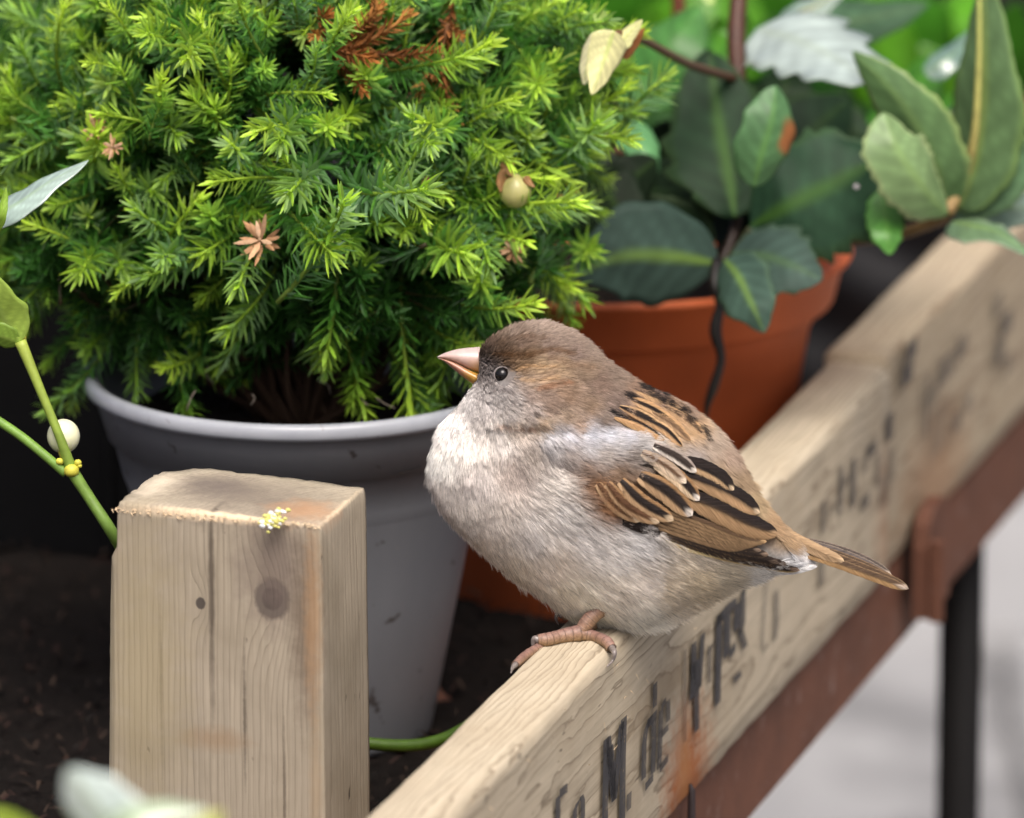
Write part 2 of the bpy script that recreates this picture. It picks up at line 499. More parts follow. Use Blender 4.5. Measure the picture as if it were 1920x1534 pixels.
def build_crates():
    pts = lambda px, py: tuple(on_face(px, py))
    st = [
        (pts(1287, 1500), 0.021, (0.62, 1, 0.58), RUST, 0.95, 260),
        (pts(1283, 1440), 0.012, (1.3, 1, 0.55), (0.42, 0.19, 0.07), 0.7, 300),
        (pts(1700, 930), 0.026, (0.55, 1, 0.7), (0.33, 0.13, 0.045), 0.75, 160),
        (pts(1240, 1300), 0.012, (0.25, 1, 1.1), (0.27, 0.20, 0.12), 0.6, 200),
        (pts(1160, 1560), 0.02, (0.5, 1, 1.0), (0.30, 0.245, 0.17), 0.5, 160),
    ]
    m1 = wood_mat('weathered_pine', (-0.062, -0.040), 0.00155, (0.51, 0.44, 0.325), (0.13, 0.095, 0.06), 0.72, 'X', st, 0.45, (0.34, 0.27, 0.18))
    m2 = wood_mat('weathered_pine_darker', (-0.05, -0.045), 0.0021, (0.42, 0.35, 0.245), (0.18, 0.12, 0.07), 0.7, 'X',
                  [(pts(1760, 930), 0.03, (0.5, 1, 0.8), (0.33, 0.16, 0.07), 0.5, 130)], 0.5, (0.33, 0.27, 0.20))
    root = empty('wooden_crate', bw(0.1, 0.01, -BH),
                 'weathered pine crate with black stencilled letters, the sparrow perched on its edge', 'crate', 'crates in a row on the iron stand')
    V, F = board_mesh('b', -0.42, U_END, -BH, 0.0, m1, 3)
    b = obj('front_board', V, F, m1); adopt(b, root); b.matrix_basis = BASIS
    # corner post
    zt = 1.972
    c_fr = pt(600, 984, zt)                      # front right top corner
    # local post axes: X = toward -N (left in picture) , Y = along D
    wd, dp = 0.0580, 0.040
    ht = c_fr[2] - FLOORZ + 0.002
    MP = Matrix(((-N[0], D[0], 0, c_fr[0]), (-N[1], D[1], 0, c_fr[1]), (0, 0, 1, c_fr[2]), (0, 0, 0, 1)))
    # pencil outline of the section, with chamfered far-left corner
    kp = (0.0135, 0.0, -0.0215)
    pst = [(kp, 0.0056, (1, 1, 0.85), (0.10, 0.085, 0.07), 0.9, 500, 1),
           ((0.0135, 0.0, -0.0215), 0.0032, (1, 1, 0.9), (0.05, 0.043, 0.038), 0.85, 700, 1),
           ((0.0125, 0, -0.012), 0.011, (0.8, 1, 0.5), (0.17, 0.13, 0.11), 0.7, 200),
           ((0.0045, 0, -0.030), 0.009, (1.6, 1, 0.28), (0.16, 0.12, 0.085), 0.75, 200),
           ((0.0022, 0, -0.026), 0.0042, (1.3, 1, 0.12), (0.40, 0.24, 0.12), 0.55, 420), ((0.0018, 0, -0.075), 0.0035, (1.5, 1, 0.10), (0.36, 0.25, 0.14), 0.4, 420),
           ((0.0215, 0, -0.055), 0.0007, (1, .3, 0.03), (0.07, 0.055, 0.04), 0.7, 500), ((0.0105, 0, -0.075), 0.0006, (1, .3, 0.025), (0.08, 0.06, 0.045), 0.6, 500), ((0.045, 0, -0.05), 0.0006, (1, .3, 0.02), (0.10, 0.08, 0.055), 0.5, 500),
           ((0.030, 0, -0.062), 0.010, (0.8, 1, 2.2), (0.30, 0.19, 0.10), 0.5, 260), ((0.050, 0, -0.045), 0.02, (1.2, 1, 0.4), (0.34, 0.28, 0.15), 0.5, 200),
           ((0.0336, 0, -0.0245), 0.0015, (1, 1, 0.8), (0.06, 0.05, 0.045), 0.9, 700, 1),
           ((0.0305, 0, -0.018), 0.014, (12, 1, 0.30), (0.10, 0.08, 0.06), 0.85, 160),
           ((0.026, 0.018, 0.0), 0.020, (0.7, 0.9, 2), (0.12, 0.095, 0.08), 0.6, 260),
           ((0.0375, 0.024, 0.0), 0.014, (1, 1, 2), (0.14, 0.115, 0.10), 0.8, 300),
           ((0.008, 0.012, 0.0), 0.013, (1, 1, 2), (0.46, 0.22, 0.09), 0.5, 300),
           ((0.053, 0.018, 0.0), 0.009, (1, 0.5, 2), (0.72, 0.62, 0.48), 0.8, 300), ((0.029, 0.0, 0.0), 0.030, (0.9, 14, 14), (0.80, 0.63, 0.43), 0.9, 700), ((0.0, 0.02, 0.0), 0.024, (14, 1, 14), (0.80, 0.63, 0.43), 0.85, 700)]
    mp = wood_mat('post_pine', (-0.13, -0.06), 0.00155, (0.40, 0.345, 0.262), (0.18, 0.145, 0.10), 0.42, 'Z', pst, 0.8, (0.26, 0.22, 0.155), 0.005,
                  [((0.0135, 0, -0.0215), 0.007, 0.006), ((0.0336, 0, -0.0245), 0.003, 0.003)])
    sec = [(0.0, 0.0), (wd, 0.0), (wd, 0.024), (wd - 0.003, 0.031), (wd - 0.010, 0.037), (wd - 0.014, dp), (0.0, dp)]
    loop = []
    for i in range(len(sec)):
        a, c = np.array(sec[i]), np.array(sec[(i + 1) % len(sec)])
        k = max(2, int(np.linalg.norm(c - a) / 0.0018))
        for j in range(k): loop.append(a + (c - a) * j / k)
    loop = np.array(loop); n = len(loop)
    cen = np.array([wd / 2, dp / 2])
    zs = [-ht] + list(np.linspace(-ht * 0.9, -0.004, 40)) + [-0.0016, -0.0005]
    VV = []
    for z in zs:
        sh = 0.0
        for x, y in loop:
            p = np.array([x, y])
            q = p.copy()
            if z > -0.003: q = cen + (p - cen) * (1 - (0.0002 if z < -0.001 else 0.0006) / 0.03)
            # a small rebate sawn off the left arris near the top
            if x > wd - 0.0008 and z > -0.0142: q[0] -= 0.0014
            VV.append((q[0] + (z * 0.03 if x > wd * 0.5 else z * -0.008) * -1 * (x / wd if x > wd * .5 else 1 - x / wd), q[1], z))
    VV = np.array(VV)
    VV[:, 2] += 0.0026 * (VV[:, 0] / wd) * np.clip(1 + VV[:, 2] / 0.02, 0, 1)
    w1 = bump_noise(VV * np.array([1, 1, .5]), 160, 21); w2 = bump_noise(VV, 700, 22)
    VV[:, 0] += w1 * 0.0003 + w2 * 0.0001
    VV[:, 1] += w1[::-1] * 0.0003
    VV[-2 * n:, 2] += w2[-2 * n:] * 0.0005
    FF = grid_faces(len(zs), n, True)
    # rough sawn top, rings of shrinking loops
    base = (len(zs) - 1) * n
    off = len(VV)
    prev = [base + k for k in range(n)]
    extra = []
    for s in (0.85, 0.65, 0.4, 0.15):
        cur = []
        for k in range(n):
            q = cen + (VV[base + k][:2] - cen) * s
            cur.append(off + len(extra)); extra.append((q[0], q[1], 0.0026 * q[0] / wd))
        for k in range(n): FF.append((prev[k], prev[(k + 1) % n], cur[(k + 1) % n], cur[k]))
        prev = cur
    FF.append(tuple(prev))
    extra = np.array(extra)
    extra[:, 2] += bump_noise(extra * np.array([1, 1, 1]), 500, 5) * 0.0004 - 0.0003
    VV = np.vstack([VV, extra])
    p = obj('corner_post', VV, FF, mp); adopt(p, root); p.matrix_basis = MP
    import bmesh
    for oo in (p, b):
        bm = bmesh.new(); bm.from_mesh(oo.data); bmesh.ops.recalc_face_normals(bm, faces=bm.faces); bm.to_mesh(oo.data); bm.free()
    # splinters along the sawn arris of the post
    sp = []; sf = []
    for k in range(120):
        x = random.uniform(0, wd); L = random.uniform(0.0003, 0.0011)
        y0 = random.uniform(-0.0006, 0.0004); z0 = random.uniform(-0.0012, 0.0002)
        o0 = len(sp)
        sp += [(x, y0, z0), (x + 0.0004, y0, z0), (x + random.uniform(-.001, .001), y0 - L * .6, z0 + random.uniform(-L, L * .5)), (x + .0002, y0 + .0004, z0 + .0003)]
        sf += [(o0, o0 + 1, o0 + 2), (o0, o0 + 2, o0 + 3), (o0 + 1, o0 + 3, o0 + 2)]
    fm = simple_mat('wood_fibre', (0.55, 0.42, 0.27), 0.8, 0.2, 300)
    s = obj('splinters', sp, sf, fm, p, smooth=False); s['kind'] = 'stuff'
    # loose fibres on the board's front face
    sp = []; sf = []
    for k in range(40):
        u = random.uniform(-0.15, 0.2); v = random.uniform(-0.03, 0.0); L = random.uniform(0.001, 0.004)
        du = random.uniform(-.8, .8); o0 = len(sp); tt = BT + 0.0006
        sp += [(u, tt, v), (u + .00025, tt, v + .00025), (u + L * du, tt + .0008, v + L * (1 - abs(du)) * random.choice((-1, 1)))]
        sf += [(o0, o0 + 1, o0 + 2)]
    s = obj('splinters', sp, sf, fm, b, smooth=False); s['kind'] = 'stuff'
    # rusty nail
    nm = simple_mat('nail_iron', (0.03, 0.02, 0.02), 0.6, 0.5, 400)
    q = NAIL_UV
    tube('nail', [(q[0], BT + .0004, q[2] + .006), (q[0], BT + .0009, q[2] + .004), (q[0] - .0004, BT + 0.0010, q[2] - .004), (q[0] - .0006, BT + .0009, q[2] - 0.013)], (0.0005, 0.0011, 0.0013, 0.0012), nm, b, 8)
    # second crate, its board a few millimetres taller
    root2 = empty('wooden_crate', bw(U_END + 0.3, 0.01, -BH), 'blurred further pine crate just beyond the end of the stencilled board the bird sits on',
                  'crate', 'crates in a row on the iron stand')
    V, F = board_mesh('b', U_END + 0.003, U_END + 0.9, -BH, 0.0025, m2, 9, 0.004, 160)
    V[:, 1] -= 0.0015
    b2 = obj('front_board', V, F, m2); adopt(b2, root2); b2.matrix_basis = BASIS
    return b, b2, root
FRONT_BOARD, FAR_BOARD, CRATE = build_crates()

# ---- stencilled letters: flat ink lying on the board faces
def build_letters():
    t = NT('stencil_ink')
    v = t.coords()
    worn = t.noise(v, 420, 4, 0.7)
    grain = t.noise(t.mapping(v, (20, 700, 700)), 1.0, 3, 0.6)
    k = t.math('ADD', t.math('MULTIPLY', worn, 0.5), t.math('MULTIPLY', grain, 0.5))
    fade = t.n('ShaderNodeObjectInfo').outputs['Alpha']
    al = t.math('MULTIPLY', t.ramp(worn, [(0.32, 0.45), (0.44, 1.0)]), fade)
    b = t.bsdf(t.mix(worn, (0.030, 0.031, 0.036), (0.075, 0.072, 0.075)), 0.75, 0.25)
    tr = t.n('ShaderNodeBsdfTransparent')
    mx = t.n('ShaderNodeMixShader')
    t.l(al, mx.inputs[0]); t.l(tr.outputs[0], mx.inputs[1]); t.l(b.outputs[0], mx.inputs[2])
    ink = t.done(mx)
    def stroke(px_pts, wpx, board):
        wpx = wpx * 1.12
        """polyline in photo pixels with horizontal stroke width wpx -> quads on the face"""
        V = []; F = []
        dxy = np.array(px_pts[-1], float) - np.array(px_pts[0], float)
        along = abs(dxy[0]) > 0.45 * abs(dxy[1])          # a bar running with the board: give it height instead
        for x, y in px_pts:
            for s in (-0.5, 0.5):
                q = on_face(x, y + s * wpx * 1.1) if along else on_face(x + s * wpx, y - s * wpx * 0.95)
                V.append((q[0], BT + 0.0009, q[2]))
        for i in range(len(px_pts) - 1):
            F.append((2 * i, 2 * i + 1, 2 * i + 3, 2 * i + 2))
        return V, F
    def letter(strokes, board, alpha=0.9):
        V = []; F = []
        for pp, w in strokes:
            v, f = stroke(pp, w, board)
            # split long strokes finely so the ink follows the board
            F += [tuple(i + len(V) for i in q) for q in f]; V += v
        o = obj('stencil_letter', V, F, ink, board, smooth=False)
        o.color = (1, 1, 1, alpha)
        o.visible_shadow = True
        return o
    B = FRONT_BOARD
    # F
    letter([([(1040, 1493), (1040, 1560), (1039, 1700)], 8), ([(1043, 1489), (1050, 1482), (1058, 1476)], 14), ([(1042, 1560), (1056, 1548)], 12)], B)
    # a
    letter([([(1072, 1534), (1072, 1518), (1078, 1502), (1084, 1495)], 7), ([(1084, 1492), (1087, 1502), (1087, 1600)], 7), ([(1072, 1534), (1071, 1590)], 7)], B)
    # M
    letter([([(1131, 1384), (1130, 1450), (1128, 1560), (1127, 1640)], 10),
            ([(1135, 1382), (1140, 1430), (1145, 1500)], 8), ([(1146, 1500), (1153, 1420), (1160, 1355)], 9),
            ([(1164, 1345), (1162, 1420), (1161, 1500), (1160, 1610)], 10), ([(1137, 1400), (1141, 1440), (1146, 1490)], 12)], B)
    # full stop
    letter([([(1174, 1486), (1173, 1518)], 8)], B, 0.7)
    # d
    letter([([(1223, 1280), (1222, 1325)], 7), ([(1214, 1344), (1206, 1365), (1202, 1395), (1201, 1460)], 8), ([(1220, 1348), (1220, 1400), (1218, 1450)], 8), ([(1204, 1476), (1219, 1456)], 12), ([(1208, 1358), (1226, 1338)], 14)], B, 0.85)
    # e
    letter([([(1234, 1330), (1232, 1380), (1230, 1440)], 8), ([(1234, 1326), (1243, 1312)], 10), ([(1247, 1312), (1247, 1352)], 7), ([(1234, 1378), (1248, 1362)], 10), ([(1231, 1442), (1247, 1420)], 12)], B, 0.75)
    # second word, softening with distance
    letter([([(1279, 1218), (1279, 1280), (1279, 1390)], 5)], B, 0.35)
    letter([([(1296, 1204), (1295, 1260), (1292, 1310)], 9), ([(1301, 1290), (1301, 1370)], 8), ([(1298, 1240), (1304, 1290)], 11), ([(1312, 1188), (1309, 1240), (1305, 1290)], 8)], B, 0.9)
    letter([([(1326, 1210), (1325, 1280)], 6), ([(1320, 1225), (1334, 1205)], 8)], B, 0.55)
    letter([([(1343, 1150), (1342, 1220), (1340, 1320)], 10), ([(1338, 1166), (1352, 1150), (1362, 1138)], 16)], B, 0.95)
    letter([([(1358, 1150), (1357, 1230)], 12), ([(1378, 1130), (1376, 1180)], 12), ([(1362, 1228), (1374, 1210)], 14), ([(1362, 1140), (1376, 1126)], 16)], B, 0.9)
    letter([([(1388, 1106), (1387, 1170), (1382, 1190)], 9), ([(1386, 1110), (1392, 1104)], 12), ([(1382, 1180), (1392, 1214)], 9), ([(1376, 1262), (1378, 1275)], 13)], B, 0.8)
    letter([([(1434, 1080), (1430, 1120), (1423, 1215)], 5), ([(1424, 1222), (1436, 1206)], 8)], B, 0.4)
    letter([([(1450, 1108), (1451, 1160), (1447, 1200)], 9)], B, 0.5)
    letter([([(1536, 1040), (1534, 1096)], 10)], B, 0.5)
    # the line above the tail
    for x, y, w, h, al in ((1540, 968, 9, 60, .45), (1556, 955, 14, 16, .4), (1572, 920, 9, 90, .5), (1582, 900, 14, 18, .4), (1596, 905, 10, 90, .6), (1618, 940, 16, 26, .65),
                           (1617, 872, 10, 26, .4), (1630, 842, 16, 24, .75), (1642, 880, 10, 60, .35), (1664, 800, 12, 50, .75), (1668, 870, 10, 60, .4), (1655, 920, 20, 60, .25)):
        letter([([(x, y - h / 2), (x - 1, y), (x - 2, y + h / 2)], w)], B, al)
    for x, y, w, h, al in ((1706, 655, 17, 36, .8), (1698, 700, 18, 40, .8), (1735, 760, 8, 120, .45), (1745, 740, 22, 40, .35), (1770, 690, 26, 50, .5), (1800, 650, 18, 40, .6),
                           (1790, 790, 14, 40, .55), (1812, 755, 12, 34, .5), (1868, 570, 14, 40, .5), (1884, 605, 18, 40, .75), (1870, 660, 16, 50, .6), (1888, 680, 12, 36, .5), (1760, 800, 30, 90, .22)):
        letter([([(x, y - h / 2), (x - 2, y), (x - 3, y + h / 2)], w)], FAR_BOARD, al)
build_letters()

# ---- crate liner, soil, the dark backdrop trough
def build_soil():
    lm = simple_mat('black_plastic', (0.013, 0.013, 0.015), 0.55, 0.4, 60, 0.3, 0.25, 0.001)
    uL = 0.50
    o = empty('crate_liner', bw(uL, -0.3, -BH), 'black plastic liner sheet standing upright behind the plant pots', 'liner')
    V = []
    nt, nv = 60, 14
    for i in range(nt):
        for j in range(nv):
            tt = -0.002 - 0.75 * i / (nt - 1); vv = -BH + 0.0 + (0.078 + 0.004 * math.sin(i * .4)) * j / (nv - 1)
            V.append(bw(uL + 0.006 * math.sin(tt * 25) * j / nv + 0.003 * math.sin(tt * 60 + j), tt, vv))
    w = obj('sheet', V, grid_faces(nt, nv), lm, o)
    sm = w.modifiers.new('thick', 'SOLIDIFY'); sm.thickness = 0.0008
    # soil
    t = NT('dark_compost')
    v = t.coords()
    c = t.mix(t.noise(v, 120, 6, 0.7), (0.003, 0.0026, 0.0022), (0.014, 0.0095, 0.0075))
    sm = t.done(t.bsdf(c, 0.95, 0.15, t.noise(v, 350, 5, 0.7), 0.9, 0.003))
    nu, nt = 150, 110
    V = []
    for i in range(nu):
        for j in range(nt):
            u = -0.42 + 0.92 * i / (nu - 1); tt = -0.0025 - 0.58 * j / (nt - 1)
            V.append(bw(u, tt, 0))
    V = np.array(V)
    V[:, 2] = FLOORZ + bump_noise(V, 60, 31) * 0.004 + bump_noise(V, 220, 32) * 0.003 + bump_noise(V, 600, 33) * 0.0015
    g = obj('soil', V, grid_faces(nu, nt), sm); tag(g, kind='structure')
    # shreds of bark and fibre on it
    V = []; F = []; Cc = []
    for k in range(5000):
        u = random.uniform(-0.2, 0.4); tt = random.uniform(-0.36, -0.006)
        p = bw(u, tt, 0); p[2] = FLOORZ + random.uniform(0.001, 0.006)
        L = random.uniform(0.002, 0.007); a = random.uniform(0, 6.28); w = random.uniform(0.0002, 0.0008)
        d = np.array([math.cos(a), math.sin(a), random.uniform(-.25, .4)]); s = np.array([-math.sin(a), math.cos(a), random.uniform(-.4, .4)])
        o0 = len(V); m = p + d * L * .5 + np.array([0, 0, random.uniform(0, .002)])
        V += [p - s * w, p + s * w, m + s * w, m - s * w, p + d * L]
        F += [(o0, o0 + 1, o0 + 2, o0 + 3), (o0 + 3, o0 + 2, o0 + 4)]
        c = np.array(random.choice([(0.03, 0.017, 0.012), (0.05, 0.026, 0.02), (0.016, 0.012, 0.01), (0.07, 0.045, 0.032)])) * random.uniform(.2, .6)
        Cc += [c] * 5
    bark = obj('bark_shreds', V, F, vcol_mat('bark_shred', 0.9, 0.2), None, np.array(Cc), smooth=False)
    bark['kind'] = 'stuff'
    tag(bark, 'dark shreds of bark and fibre strewn over the compost', 'bark')
    # tall black tray added behind on the left to stand in for deep shade
    bt = empty('shade_tray', pt(-150, 900, 2.33) * np.array([1, 1, 0]) + np.array([0, 0, FLOORZ]), 'tall black plastic tray added to stand in for deep shade behind the left of the grey pot', 'tray')
    km = simple_mat('shade_black', (0.0035, 0.0035, 0.0038), 0.6, 0.12, 60, 0.3, 0.2, 0.001)
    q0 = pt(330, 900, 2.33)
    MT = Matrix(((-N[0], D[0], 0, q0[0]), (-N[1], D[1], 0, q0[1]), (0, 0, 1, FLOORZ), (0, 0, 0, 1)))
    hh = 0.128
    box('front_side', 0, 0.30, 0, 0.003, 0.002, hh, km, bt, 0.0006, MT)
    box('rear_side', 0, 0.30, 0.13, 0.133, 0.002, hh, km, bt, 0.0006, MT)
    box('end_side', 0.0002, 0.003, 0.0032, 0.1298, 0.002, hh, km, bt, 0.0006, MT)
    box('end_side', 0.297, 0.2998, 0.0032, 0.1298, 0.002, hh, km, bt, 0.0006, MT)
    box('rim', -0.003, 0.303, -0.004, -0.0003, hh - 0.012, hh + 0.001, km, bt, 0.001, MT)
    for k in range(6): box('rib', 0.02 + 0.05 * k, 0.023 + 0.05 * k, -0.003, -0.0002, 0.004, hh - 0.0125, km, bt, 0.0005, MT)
    # trough added behind as a dark backdrop
    root = empty('backdrop_trough', (0.2, 3.05, 0.56), 'black trough added as a dark backdrop behind all the foliage', 'trough')
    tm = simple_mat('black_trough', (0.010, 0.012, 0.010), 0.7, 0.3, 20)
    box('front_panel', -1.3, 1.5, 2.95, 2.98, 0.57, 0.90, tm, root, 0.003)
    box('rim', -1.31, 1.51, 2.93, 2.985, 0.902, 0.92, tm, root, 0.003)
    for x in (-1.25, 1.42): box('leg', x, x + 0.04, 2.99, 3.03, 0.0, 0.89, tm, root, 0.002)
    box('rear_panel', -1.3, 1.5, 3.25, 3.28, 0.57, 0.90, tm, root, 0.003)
build_soil()

# ================================================================== THE SPARROW
# local frame of the bird: e1 to its tail (picture right), e2 up, e3 out of its left flank.  The bird leans a little.
TOPP = hit(1078, 1196, np.array([0, 0, TOPZ]), np.array([0, 0, 1.0]))     # where the near foot grips
ZB = float(np.dot(TOPP - CAM, AF)) + 0.008
MM = ZB / FPX                                                              # metres per photo pixel at the bird
def bp(px, py, w):
    """bird point: silhouette coordinates in photo pixels, w metres out of the sagittal plane"""
    px = np.asarray(px, float); py = np.asarray(py, float); w = np.asarray(w, float)
    o = CAM + ZB * AF
    return o + ((px - W / 2) * MM)[..., None] * AX + ((H / 2 - py) * MM)[..., None] * AU - w[..., None] * AF

OUT = np.array([(899,652),(905,647),(920,630),(945,617),(965,609),(987,602),(1005,600),(1025,603),(1047,609),(1067,616),(1087,629),(1105,642),(1118,655),(1132,669),
 (1155,690),(1180,706),(1217,726),(1240,732),(1271,748),(1297,763),(1322,783),(1347,808),(1364,828),(1376,844),(1388,876),(1404,898),(1420,926),(1450,968),(1472,992),(1500,1012),(1515,1030),
 (1505,1056),(1480,1066),(1450,1072),(1417,1080),(1381,1092),(1342,1108),(1302,1122),(1274,1138),(1238,1159),(1206,1177),(1175,1174),(1140,1164),(1095,1161),(1067,1156),(1039,1134),
 (1012,1114),(984,1095),(960,1080),(936,1060),(910,1034),(884,1010),(860,990),(838,966),(822,944),(812,920),(806,890),(807,860),(812,830),(822,803),(836,782),(852,764),(866,748),(876,732),(884,722),(893,712),(897,690),(896,668)], float)

GX0, GY0, GS = 790, 588, 3
NX, NY = 250, 204
gx = GX0 + GS * np.arange(NX); gy = GY0 + GS * np.arange(NY)
GXX, GYY = np.meshgrid(gx, gy)

def inside(poly, x, y):
    r = np.zeros(x.shape, bool)
    n = len(poly)
    for i in range(n):
        x1, y1 = poly[i]; x2, y2 = poly[(i + 1) % n]
        c = ((y1 > y) != (y2 > y)) & (x < (x2 - x1) * (y - y1) / (y2 - y1 + 1e-12) + x1)
        r ^= c
    return r
MASK = inside(OUT, GXX, GYY)

def blur(a, n):
    for _ in range(n):
        p = np.pad(a, 1, mode='edge')
        a = (p[:-2, 1:-1] + p[2:, 1:-1] + p[1:-1, :-2] + p[1:-1, 2:] + 2 * p[1:-1, 1:-1]) / 6
    return a

def inflate():
    # coarse-to-fine relaxation of  lap(u) = -4
    u = np.zeros((NY, NX))
    yy, xx = np.mgrid[0:NY, 0:NX]
    om = 1.94
    rb = (yy + xx) % 2 == 0
    for it in range(420):
        for par in (rb, ~rb):
            p = np.pad(u, 1)
            nb = (p[:-2, 1:-1] + p[2:, 1:-1] + p[1:-1, :-2] + p[1:-1, 2:]) / 4 + GS * GS
            u = np.where(par & MASK, u + om * (nb - u), u)
        u *= MASK
    return np.maximum(u, 0)
UU = inflate()
HT = np.sqrt(UU) * 0.70                      # half thickness in px
def gauss(cx, cy, rx, ry, ang=0.0):
    a = math.radians(ang)
    dx, dy = GXX - cx, GYY - cy
    x = dx * math.cos(a) + dy * math.sin(a); y = -dx * math.sin(a) + dy * math.cos(a)
    return np.exp(-(x / rx) ** 2 - (y / ry) ** 2)
def poly_soft(poly, nb):
    return blur(inside(np.array(poly, float), GXX, GYY).astype(float), nb)
WING_POLY = [(1030,808),(1100,800),(1190,800),(1262,842),(1305,868),(1345,905),(1400,960),(1452,1000),(1478,1030),(1497,1067),(1440,1062),(1360,1046),(1290,1030),(1240,1012),(1215,1000),(1180,975),(1140,930),(1110,880),(1060,868),(1020,845),(1010,822)]
wing_m = poly_soft(WING_POLY, 14)
head_m = poly_soft([(890,640),(960,600),(1050,600),(1120,650),(1165,700),(1175,760),(1140,795),(1060,803),(1000,800),(930,806),(890,790),(870,745),(890,700)], 12)
cheek_m = poly_soft([(925,735),(960,728),(1000,735),(1014,752),(1006,774),(985,786),(950,792),(915,788),(905,760)], 5)
rel = 12 * wing_m + 12 * head_m + 5 * cheek_m
_pn = np.stack([GXX.ravel(), GYY.ravel()], 1)
rel += (3.2 * bump_noise(_pn * np.array([1.0, .45]), .085, 41) + 2.2 * bump_noise(_pn * np.array([1.0, .6]), .19, 42)).reshape(GXX.shape) * poly_soft([(790,800),(1000,830),(1120,960),(1300,1060),(1300,1130),(1150,1180),(900,1060),(790,930)], 40)
rel += 7 * gauss(975, 752, 45, 32, 20) - 5 * gauss(925, 690, 16, 12) + 5 * gauss(990, 672, 50, 14, -5)
rel -= 10 * gauss(955, 880, 40, 22, 35) - 6 * gauss(870, 850, 45, 50)
rel += 10 * gauss(1100, 945, 70, 55, 30) + 6 * gauss(950, 980, 60, 60)
rel -= 8 * gauss(1000, 806, 60, 8, 5)
rel += 5 * gauss(1180, 1120, 70, 30, 20) - 5 * gauss(1120, 1090, 60, 12, 35)
HT = HT + rel * np.clip(HT / 40, 0, 1)
HT = np.where(MASK, HT, 0)
HS0 = HS = blur(HT, 3)
HW = blur(np.maximum(HS0, blur(HT, 90)), 14)                            # smooth surface the flight feathers lie on
GRX = np.gradient(HS, GS, axis=1); GRY = np.gradient(HS, GS, axis=0)
def samp(a, x, y):
    fx = np.clip((np.asarray(x) - GX0) / GS, 0, NX - 1.001); fy = np.clip((np.asarray(y) - GY0) / GS, 0, NY - 1.001)
    i = fx.astype(int); j = fy.astype(int); u = fx - i; v = fy - j
    return (a[j, i] * (1 - u) * (1 - v) + a[j, i + 1] * u * (1 - v) + a[j + 1, i] * (1 - u) * v + a[j + 1, i + 1] * u * v)

# plumage colours with shoulder sheen and breast-groove shade painted in: x, y, r, g, b
CC = np.array([
(905,652,120,92,72),(920,640,122,94,74),(945,628,138,112,90),(960,620,150,125,105),(1005,608,165,140,120),(1040,615,160,135,115),(1060,628,158,132,112),(1100,655,150,125,105),(1150,705,140,115,95),
(940,652,112,84,60),(980,645,138,108,86),(1030,650,142,116,98),(985,668,126,92,58),(955,668,110,78,50),(925,665,104,80,62),(1075,665,138,112,96),
(912,680,140,125,118),(905,700,152,138,132),(925,700,140,130,126),(960,700,150,138,132),(942,722,166,156,151),
(975,690,172,132,86),(1010,690,190,155,110),(1050,690,176,142,102),(1020,712,184,144,104),(1090,692,150,120,90),(1000,720,180,150,120),(960,682,150,110,70),
(970,748,182,170,162),(940,748,176,167,161),(1000,772,190,172,160),(960,778,184,173,165),(1015,738,150,122,102),(990,740,160,135,118),(1030,760,150,120,98),
(1060,740,152,117,87),(1100,760,150,118,88),(1120,720,136,106,86),(1060,780,168,138,108),(1130,790,132,108,88),(1150,750,130,105,90),(1020,800,196,172,142),(1080,800,160,132,106),
(900,740,190,180,175),(880,745,212,205,200),(930,795,210,200,190),(965,800,206,192,178),(915,770,200,190,184),
(850,800,230,226,222),(830,860,230,228,222),(880,830,226,221,214),(940,830,210,204,198),(840,920,210,203,196),(890,900,204,197,192),(815,930,186,177,170),(960,880,176,164,156),(920,960,202,194,186),(870,960,205,198,190),
(1040,905,212,206,198),(1060,960,212,208,203),(1000,1000,205,200,195),(1100,1000,216,212,208),(1150,1030,214,210,205),(1180,1010,210,208,206),
(900,1030,200,190,177),(960,1070,196,186,170),(1030,1050,198,188,176),(1050,1110,198,190,174),(1150,1100,206,198,186),(1200,1080,210,202,192),(1250,1100,196,184,164),(1200,1160,212,208,196),(1300,1080,200,186,160),(1350,1070,202,192,172),(1420,1068,222,220,214),(1490,1062,242,243,244),(1300,1035,196,186,170),(1100,1150,205,200,184),
(1030,815,184,186,192),(1100,813,190,194,203),(1170,815,188,191,199),(1065,850,160,150,143),(1130,850,166,158,151),(1200,838,180,178,176),(1250,850,160,150,140),(1000,850,168,158,149),(1090,880,150,130,115),(1150,885,146,122,100),(1220,885,148,128,108),(1110,905,140,104,72),(1135,940,145,105,70),(1180,905,150,122,96),(1100,832,182,180,180),(1065,812,188,191,199),(1135,812,190,194,202),(1200,812,186,186,188),(1230,826,178,176,172),(1150,830,184,182,182),(1040,832,180,177,176),(1180,855,162,152,144),
(1290,850,165,155,148),(1340,880,162,142,118),(1380,900,152,132,108),(1330,830,165,150,135),(1360,850,168,148,132),(1400,940,168,148,118),(1440,985,168,142,112),(1320,905,158,140,115),(1480,1010,165,140,110),
(1200,760,186,154,116),(1250,785,188,156,120),(1210,800,188,156,114),(1290,800,182,154,120),(1230,736,128,108,98),(1290,764,142,122,108),(1185,728,134,112,96),(1240,815,190,156,112),(1180,790,190,150,110),
], float)
for row in CC:
    if row[1] < 798 and row[0] < 1170:          # the head is a duller grey-brown
        m_ = row[2:].mean()
        row[2:] = m_ + (row[2:] - m_) * 0.62
    if row[1] > 790 and row[2:].min() > 150 and row[0] < 1320:      # breast and belly: clean pale cream, low belly painted lighter against its shade
        row[2:] = np.minimum(row[2:] * 1.035 + 3 + (12 if row[1] > 1010 else 0), 250)
CLIN = lin_a(CC[:, 2:])
